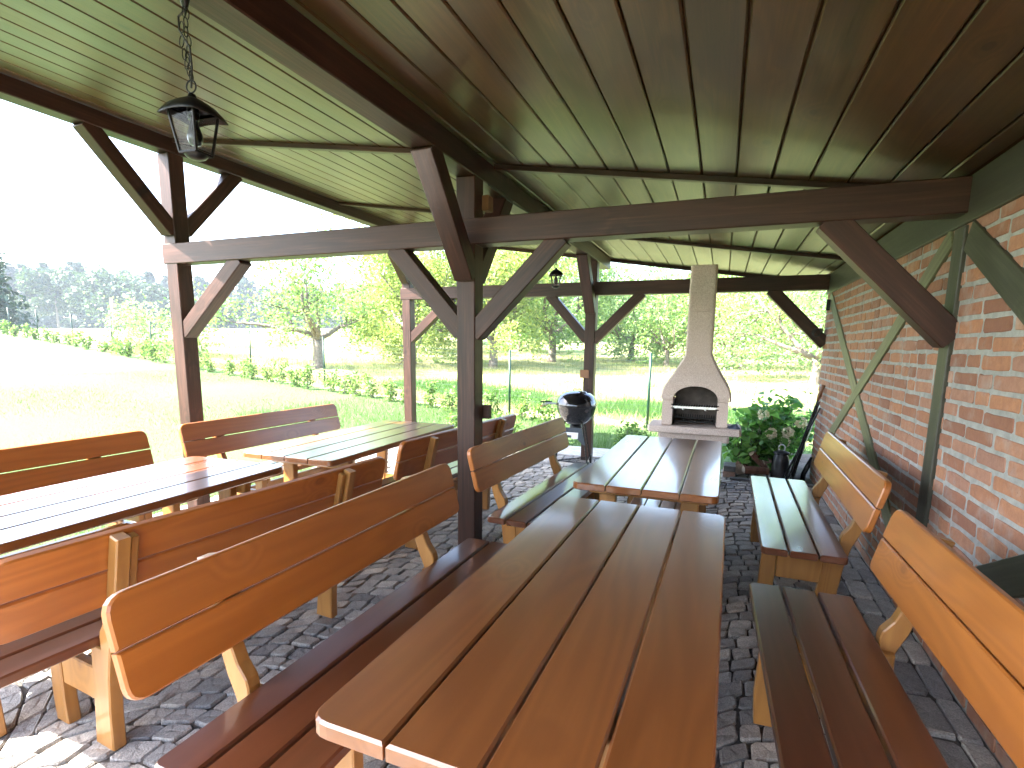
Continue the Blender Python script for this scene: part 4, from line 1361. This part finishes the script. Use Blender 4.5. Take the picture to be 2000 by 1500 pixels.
# ------------------------------------------------------------------ trees
def tree(name, x, y_, h, spread, trunk_h, trunk_r, nleaf, leaf, mat, label, group=None, limbs=6, seed=0, lean=(0, 0), droop=0.0, gaps=1.0, fill=1.3, low=0.1):
    rr = np.random.default_rng(seed+500)
    z0 = float(ground_z(x, y_))
    e = empty(name, (x, y_, z0))
    wood_ = MB(); tips = []
    base = Vector((x, y_, z0-0.1)); top = Vector((x+lean[0], y_+lean[1], z0+trunk_h))
    wood_.tube([base, base.lerp(top, 0.15)+Vector((0, 0, 0)), base.lerp(top, .6)+Vector((.04, .02, 0)), top], [trunk_r*1.35, trunk_r*1.05, trunk_r*0.9, trunk_r*0.85], 10)
    def limb(p, d, L, r_, lev):
        pts = [p]; rads = [r_]; q = p.copy(); dd = d.copy()
        k = 4
        for i in range(k):
            dd = (dd + Vector(rr.normal(size=3))*0.20 + Vector((0, 0, 0.10-droop*lev*0.2))).normalized()
            q = q + dd*L/k
            pts.append(q.copy()); rads.append(r_*(1-0.75*(i+1)/k))
        wood_.tube(pts, rads, 6 if lev else 8)
        if lev >= 2:
            tips.extend(pts[1:]); return
        for i in range(3 if lev == 0 else 3):
            j = rr.integers(1, k+1)
            nd = (dd + Vector(rr.normal(size=3))*0.75 + Vector((0, 0, 0.1-droop*0.3))).normalized()
            limb(pts[j], nd, L*rr.uniform(0.45, 0.7), max(0.008, rads[j]*0.7), lev+1)
        tips.extend(pts[2:])
    for i in range(limbs):
        a = 2*math.pi*(i+rr.uniform(-.3, .3))/limbs
        el = rr.uniform(0.45, 1.1)
        d = Vector((math.cos(a)*math.cos(el)*spread/h*1.6, math.sin(a)*math.cos(el)*spread/h*1.6, math.sin(el))).normalized()
        limb(top+Vector((0, 0, -0.1*rr.uniform(0, 1)*trunk_h)), d, (h-trunk_h)*rr.uniform(0.55, 0.8), trunk_r*0.6, 0)
    wood_.build("trunk", M_BARK, e, smooth=True)
    T = np.array([tuple(t) for t in tips])
    pick = RG.integers(0, len(T), nleaf)
    cs = T[pick] + RG.normal(size=(nleaf, 3))*np.array([0.11, 0.11, 0.10])*spread*gaps*0.55
    # rounder clumps fill the crown between the boughs
    nc = 46
    lo_ = trunk_h*low
    zz_ = RG.uniform(0.06, 1.0, nc); rr_ = np.sqrt(RG.uniform(0.05, 1.0, nc))*(1-np.abs(zz_-0.42)**2.4*2.2).clip(0.25, 1)*spread*0.5
    an_ = RG.uniform(0, 2*math.pi, nc)
    cc = np.stack([top.x+np.cos(an_)*rr_, top.y+np.sin(an_)*rr_, z0+lo_+(h-lo_)*zz_*0.94], 1)
    nf_ = int(nleaf*fill)
    o = RG.normal(size=(nf_, 3)); o /= np.linalg.norm(o, axis=1, keepdims=True)
    o *= RG.uniform(0.25, 1.0, (nf_, 1))*spread*0.135
    cs = np.concatenate([cs, cc[RG.integers(0, nc, nf_)]+o])
    cs = cs[cs[:, 2] > z0+max(0.12, lo_-0.2)]
    cloud("crown", leaves(cs, leaf), mat, e)
    return tag(e, label, "tree", group)
TG = "orchard trees in the meadow"
tree("fruit_tree", -14.7, 16.6, 5.0, 5.0, 1.25, 0.21, 3800, 0.13, M_LEAF_A, "gnarled fruit tree with forked trunk and bare upper boughs beyond the fence", TG, 5, 2, gaps=0.9, low=0.75, fill=0.7)
tree("fruit_tree", -13.2, 21.0, 6.6, 6.2, 1.3, 0.20, 7500, 0.15, M_LEAF_Y, "large yellow green tree right of the gnarled fruit tree", TG, 6, 13)
tree("fruit_tree", -9.6, 22.0, 6.4, 5.6, 1.3, 0.20, 6500, 0.15, M_LEAF_Y, "broad yellow green tree seen left of the centre post top", TG, 6, 24)
tree("fruit_tree", -8.4, 27.0, 7.6, 5.8, 1.4, 0.22, 6500, 0.16, M_LEAF_A, "mid green tree directly right of the centre post", TG, 6, 35)
tree("fruit_tree", -4.9, 31.0, 5.6, 6.0, 1.2, 0.18, 4200, 0.17, M_LEAF_P, "pale tree behind the far post with the socket box", TG, 6, 46)
tree("fruit_tree", -2.6, 27.5, 4.2, 4.2, 0.9, 0.13, 2600, 0.15, M_LEAF_A, "small many stemmed fruit tree just left of the flue", TG, 7, 57)
tree("fruit_tree", -0.4, 36.0, 5.8, 7.0, 1.2, 0.18, 4200, 0.19, M_LEAF_P, "pale distant tree hidden behind the flue", TG, 6, 68)
tree("fruit_tree", 0.9, 27.0, 4.6, 4.6, 1.0, 0.15, 3000, 0.15, M_LEAF_Y, "leaning yellowish fruit tree just right of the flue", TG, 6, 79, lean=(-0.5, 0))
tree("fruit_tree", 3.1, 21.5, 6.2, 6.0, 0.9, 0.17, 6500, 0.13, M_LEAF_P, "big pale green tree with hanging boughs next to the wall end", TG, 7, 90, droop=0.9)
tree("fruit_tree", 4.6, 30.0, 6.5, 7.0, 1.1, 0.17, 4500, 0.18, M_LEAF_P, "pale tree further back at the wall end", TG, 6, 101)
tree("fruit_tree", -20.0, 36.0, 6.5, 7.5, 1.2, 0.2, 3800, 0.22, M_LEAF_P, "pale distant tree left of the gnarled fruit tree", TG, 6, 112)
tree("fruit_tree", -17.5, 27.5, 6.0, 6.5, 1.2, 0.18, 4200, 0.18, M_LEAF_Y, "yellow green tree behind the gnarled fruit tree", TG, 6, 123)
tree("fruit_tree", -12.5, 33.0, 6.4, 7.0, 1.3, 0.18, 4200, 0.19, M_LEAF_A, "mid green tree behind the large yellow one", TG, 6, 134)
# overgrown bush behind the fence on the left
shrub("wild_bush", -25.5, 17.2, 2.2, 3.4, 1800, 0.16, M_LEAF_P, "overgrown yellowish bush behind the left part of the fence", "bush", None, 14, 900)
shrub("wild_bush", -21.6, 16.6, 1.7, 2.4, 1000, 0.15, M_LEAF_H, "smaller green bush behind the fence by the left shelter post", "bush", None, 10, 901)

def conifer(name, x, y_, h, w, n, leaf, label, seed):
    rr = np.random.default_rng(seed)
    z0 = float(ground_z(x, y_))
    e = empty(name, (x, y_, z0))
    MB().tube([(x, y_, z0-0.2), (x, y_, z0+h*0.9)], [0.28, 0.05], 8).build("trunk", M_BARK, e)
    cs = []
    for k in range(n//14):
        t_ = rr.uniform(0.05, 1.0)**1.1
        rad = w*0.5*(1-t_)*rr.uniform(0.55, 1.1)+0.1
        a = rr.uniform(0, 2*math.pi)
        for q in range(14):
            s_ = rr.uniform(0.25, 1.0)
            cs.append((x+math.cos(a)*rad*s_+rr.normal()*0.22, y_+math.sin(a)*rad*s_+rr.normal()*0.22, z0+h*t_-rad*s_*0.35+rr.normal()*0.12))
    cloud("crown", leaves(cs, leaf, 0.4, 0.2), M_LEAF_D, e)
    return tag(e, label, "tree")
conifer("spruce", -55.5, 24.5, 10.5, 9.0, 9000, 0.42, "dark blue green spruce cut by the left edge of the picture", 3)

# trees of the wood edge that can be told apart, and the wood behind them
def rim_tree(x, y_, h, w, n, leaf, mat, label, seed):
    rr = np.random.default_rng(seed)
    z0 = float(ground_z(x, y_))
    e = empty("wood_edge_tree", (x, y_, z0))
    MB().tube([(x, y_, z0-0.3), (x, y_, z0+h*0.6)], [0.3, 0.12], 7).build("trunk", M_BARK, e)
    bl = [(rr.normal()*w*0.24, rr.normal()*w*0.24, h*rr.uniform(0.35, 0.85), w*rr.uniform(0.18, 0.34)) for _ in range(9)]
    cs = []
    for k in range(n):
        b = bl[rr.integers(0, 9)]
        v = rr.normal(size=3); v /= np.linalg.norm(v); q = rr.uniform(0.6, 1.0)
        cs.append((x+b[0]+v[0]*b[3]*q, y_+b[1]+v[1]*b[3]*q, z0+b[2]+v[2]*b[3]*q*0.9))
    cloud("crown", leaves(cs, leaf, 0.4), mat, e)
    return tag(e, label, "tree", "pale trees at the edge of the wood")
rims = [(-139, 75, 14, 13, "round pale tree at the wood edge, leftmost beside the spruce"), (-131, 81, 15, 13, "round pale tree at the wood edge, second from the spruce"), (-123, 83, 13, 11, "round pale tree at the wood edge, third from the spruce"),
        (-112, 88, 9, 8, "small pale tree at the wood edge just left of the left post"), (-106, 90, 8, 9, "low pale tree at the wood edge behind the left post"), (-90, 92, 9, 10, "low dark tree at the wood edge right of the left post")]
for k, (x, yv, h_, w_, lb) in enumerate(rims):
    rim_tree(x, yv, h_, w_, 2600, 0.9, M_LEAF_R if k < 5 else M_LEAF_F, lb, 700+k)
rr = np.random.default_rng(77)
cs = []
for k in range(340):
    a = rr.uniform(R(-74), R(-8)); dist = rr.uniform(175, 235)
    x, yv = math.sin(a)*dist, math.cos(a)*dist
    z0 = float(ground_z(x, yv)); h_ = rr.uniform(13, 19)*(1.0 if a < R(-35) else 0.75); w_ = rr.uniform(5, 8)
    n_ = 330
    t_ = rr.uniform(0, 1, n_)
    rad = w_*0.5*(1-t_**1.6)*rr.uniform(0.6, 1.1, n_)+0.3
    an = rr.uniform(0, 2*math.pi, n_)
    cs.append(np.stack([x+np.cos(an)*rad, yv+np.sin(an)*rad, z0+h_*t_], 1))
tag(cloud("far_wood", leaves(np.concatenate(cs), 2.1, 0.4), M_LEAF_F), "bluish far wood closing off the rising field", "wood", kind="stuff")
rr = np.random.default_rng(78)
cs = []
for k in range(120):
    x = rr.uniform(-34, 40); yv = rr.uniform(48, 75)
    z0 = float(ground_z(x, yv)); h_ = rr.uniform(4.0, 6.5); w_ = rr.uniform(5, 8)
    v = rr.normal(size=(330, 3)); v /= np.linalg.norm(v, axis=1, keepdims=True)
    v *= rr.uniform(0.7, 1.05, (330, 1))
    cs.append(np.stack([x+v[:, 0]*w_*.5, yv+v[:, 1]*w_*.5, z0+h_*0.55+v[:, 2]*h_*.5], 1))
tag(cloud("far_thicket", leaves(np.concatenate(cs), 0.6, 0.4), M_LEAF_P), "pale thicket of trees closing off the meadow behind the orchard", "thicket", kind="stuff")

# old posts in the field
def field_post(name, x, y_, h, r_, lean, mat, label):
    z0 = float(ground_z(x, y_))
    MBp = MB().tube([(x, y_, z0-0.1), (x+lean*0.5, y_, z0+h*0.5), (x+lean, y_, z0+h)], [r_*1.1, r_, r_*0.85], 9)
    return tag(MBp.build(name, mat, smooth=True), label, "post")
field_post("old_wooden_post", -48.5, 30.5, 2.7, 0.22, -0.25, M_BARK, "dark old wooden post standing behind the wild bush")
field_post("concrete_post", -45.2, 20.6, 1.5, 0.16, 0.05, M_CONC, "pale round concrete post near the spruce at the left edge")
field_post("white_stake", -62, 47, 2.6, 0.14, 0.5, M_WHITE, "thin leaning white stake far out in the field")
e = empty("field_gallows_post", (-30.5, 24.3, float(ground_z(-30.5, 24.3))))
z0 = e.location.z
MB().tube([(-30.5, 24.3, z0-0.1), (-30.4, 24.3, z0+1.6)], [0.05, 0.04], 8).build("upright", M_BARK, e)
MB().tube([(-31.5, 24.3, z0+1.62), (-30.3, 24.3, z0+1.62)], 0.04, 8).build("crossbar", M_BARK, e)
MB().tube([(-31.1, 24.3, z0+1.6), (-30.45, 24.3, z0+1.15)], 0.03, 8).build("strut", M_BARK, e)
tag(e, "thin bracket shaped wooden post in the field just left of the left shelter post", "post")

# ------------------------------------------------------------------ grass
def blades(pts, h, w, lean=0.5):
    p = np.asarray(pts); n = len(p)
    a = RG.uniform(0, 2*math.pi, n); hh_ = h*RG.uniform(0.5, 1.25, n); ww = w*RG.uniform(0.7, 1.3, n)
    dx, dy = np.cos(a), np.sin(a)
    la = RG.uniform(0, 2*math.pi, n); lm = hh_*lean*RG.uniform(0.1, 1.0, n)
    b0 = np.stack([p[:, 0]-dx*ww, p[:, 1]-dy*ww, p[:, 2]], 1); b1 = np.stack([p[:, 0]+dx*ww, p[:, 1]+dy*ww, p[:, 2]], 1)
    t_ = np.stack([p[:, 0]+np.cos(la)*lm, p[:, 1]+np.sin(la)*lm, p[:, 2]+hh_], 1)
    return np.stack([b0, b1, t_], 1)
n_ = 90000
x = -4.8 - 13*RG.uniform(0, 1, n_)**1.5; yv = RG.uniform(-0.5, 13.5, n_)
k = yv < fence_y(x)-0.3
x, yv = x[k], yv[k]
tag(cloud("lawn_grass", blades(np.stack([x, yv, ground_z(x, yv)-0.01], 1), 0.045, 0.004, 0.8), M_GRASS, nv=3), "short mown grass of the lawn", "grass", kind="stuff")
n_ = 100000
x = RG.uniform(-30, 5, n_); d_ = 22*RG.uniform(0, 1, n_)**1.6
yv = fence_y(x) + 0.1 + d_
# grass grows in drifts
dr = np.sin(x*0.9+yv*0.7)+np.sin(x*0.37-yv*1.3)+np.sin(yv*2.1+x*0.2)
fl_ = yv+0.21*x
k = (dr > -0.7) & ~((fl_ > 11.6) & (fl_ < 14.4) & (x > -10.5) & (x < 3) & (RG.uniform(0, 1, n_) < 0.93))
x, yv = x[k], yv[k]
tag(cloud("meadow_grass", blades(np.stack([x, yv, ground_z(x, yv)-0.01], 1), 0.22, 0.007, 1.1), M_STRAW, nv=3), "dry pale meadow grass beyond the fence", "grass", kind="stuff")
n_ = 16000
x = RG.uniform(-9, 2.2, n_); yv = 7.7+ (fence_y(x)-7.9)*RG.uniform(0, 1, n_)
k = ~((x > -2.4) & (x < -0.95) & (yv < 8.05)) & ~((x > 0.1) & (yv < 9.2))
x, yv = x[k], yv[k]
tag(cloud("verge_grass", blades(np.stack([x, yv, ground_z(x, yv)-0.01], 1), 0.13, 0.005, 0.8), M_GRASS, nv=3), "taller grass between the paving and the fence", "grass", kind="stuff")

n_ = 26000
x = RG.uniform(-10, 3, n_); yv = RG.uniform(11.7, 14.3, n_) - 0.21*x + RG.normal(size=n_)*0.3
k = np.sin(x*1.1+yv*0.6)+np.sin(x*0.5-yv*1.7) > -1.1
x, yv = x[k], yv[k]
tag(cloud("green_grass_strip", blades(np.stack([x, yv, ground_z(x, yv)-0.01], 1), 0.24, 0.006, 0.9), leafmat("uncut_grass", [(0.035, 0.09, 0.018), (0.055, 0.13, 0.028), (0.085, 0.17, 0.04)], 0.4), nv=3), "strip of uncut bright green grass just beyond the fence", "grass", kind="stuff")

# ------------------------------------------------------------------ haze
hm = bpy.data.materials.new("thin_summer_haze")
hm.use_nodes = True
ht = hm.node_tree
ht.nodes.remove(ht.nodes["Principled BSDF"])
pv = ht.nodes.new("ShaderNodeVolumePrincipled")
pv.inputs["Color"].default_value = (0.80, 0.90, 1.0, 1)
pv.inputs["Density"].default_value = 0.0007
pv.inputs["Anisotropy"].default_value = 0.0
ht.links.new(pv.outputs[0], ht.nodes["Material Output"].inputs["Volume"])
haze = MB().box((-425, -165, -1.2), (265, 425, 66)).build("haze", hm)
tag(haze, "thin bright summer haze over the fields", "haze", kind="stuff")
haze.hide_set(True)

# ------------------------------------------------------------------ cobbles as objects
bpy.context.view_layer.update()
dg = bpy.context.evaluated_depsgraph_get()
eye = Vector((0, 0, CAM_H))
cand = []
Minv = cam.matrix_world.inverted()
fpx = 1032.9
for i, ((cx_, cy_), v_, f_) in enumerate(STONES):
    p = Minv @ Vector((cx_, cy_, 0.0))
    if p.z > -0.2: continue
    u = 1000+fpx*p.x/-p.z; w_ = 838.5-fpx*p.y/-p.z
    if not (-20 < u < 2020 and -20 < w_ < 1520): continue
    seen = 0
    for (ox, oy) in ((0, 0), (0.03, 0.03), (-0.03, -0.03), (0.03, -0.03), (-0.03, 0.03)):
        t_ = Vector((cx_+ox, cy_+oy, 0.012)); d = t_-eye
        hit = SC.ray_cast(dg, eye, d.normalized(), distance=d.length-0.03)
        if not hit[0]: seen += 1
    if seen:
        cand.append((-(seen/5.0)*CAM_H/(p.length**3), i))
cand.sort()
own = {i for _, i in cand[:300]}
restc = MB()
for i, ((cx_, cy_), v_, f_) in enumerate(STONES):
    if i in own:
        vs_ = [(x-cx_, y2-cy_, z_) for x, y2, z_ in v_]
        obj("cobblestone", vs_, f_, M_COB, terrace, Matrix.Translation((cx_, cy_, 0)))
    else:
        restc.add(v_, f_)
haze.hide_set(False)
tag(restc.build("further_cobblestones", M_COB, terrace), kind="stuff")
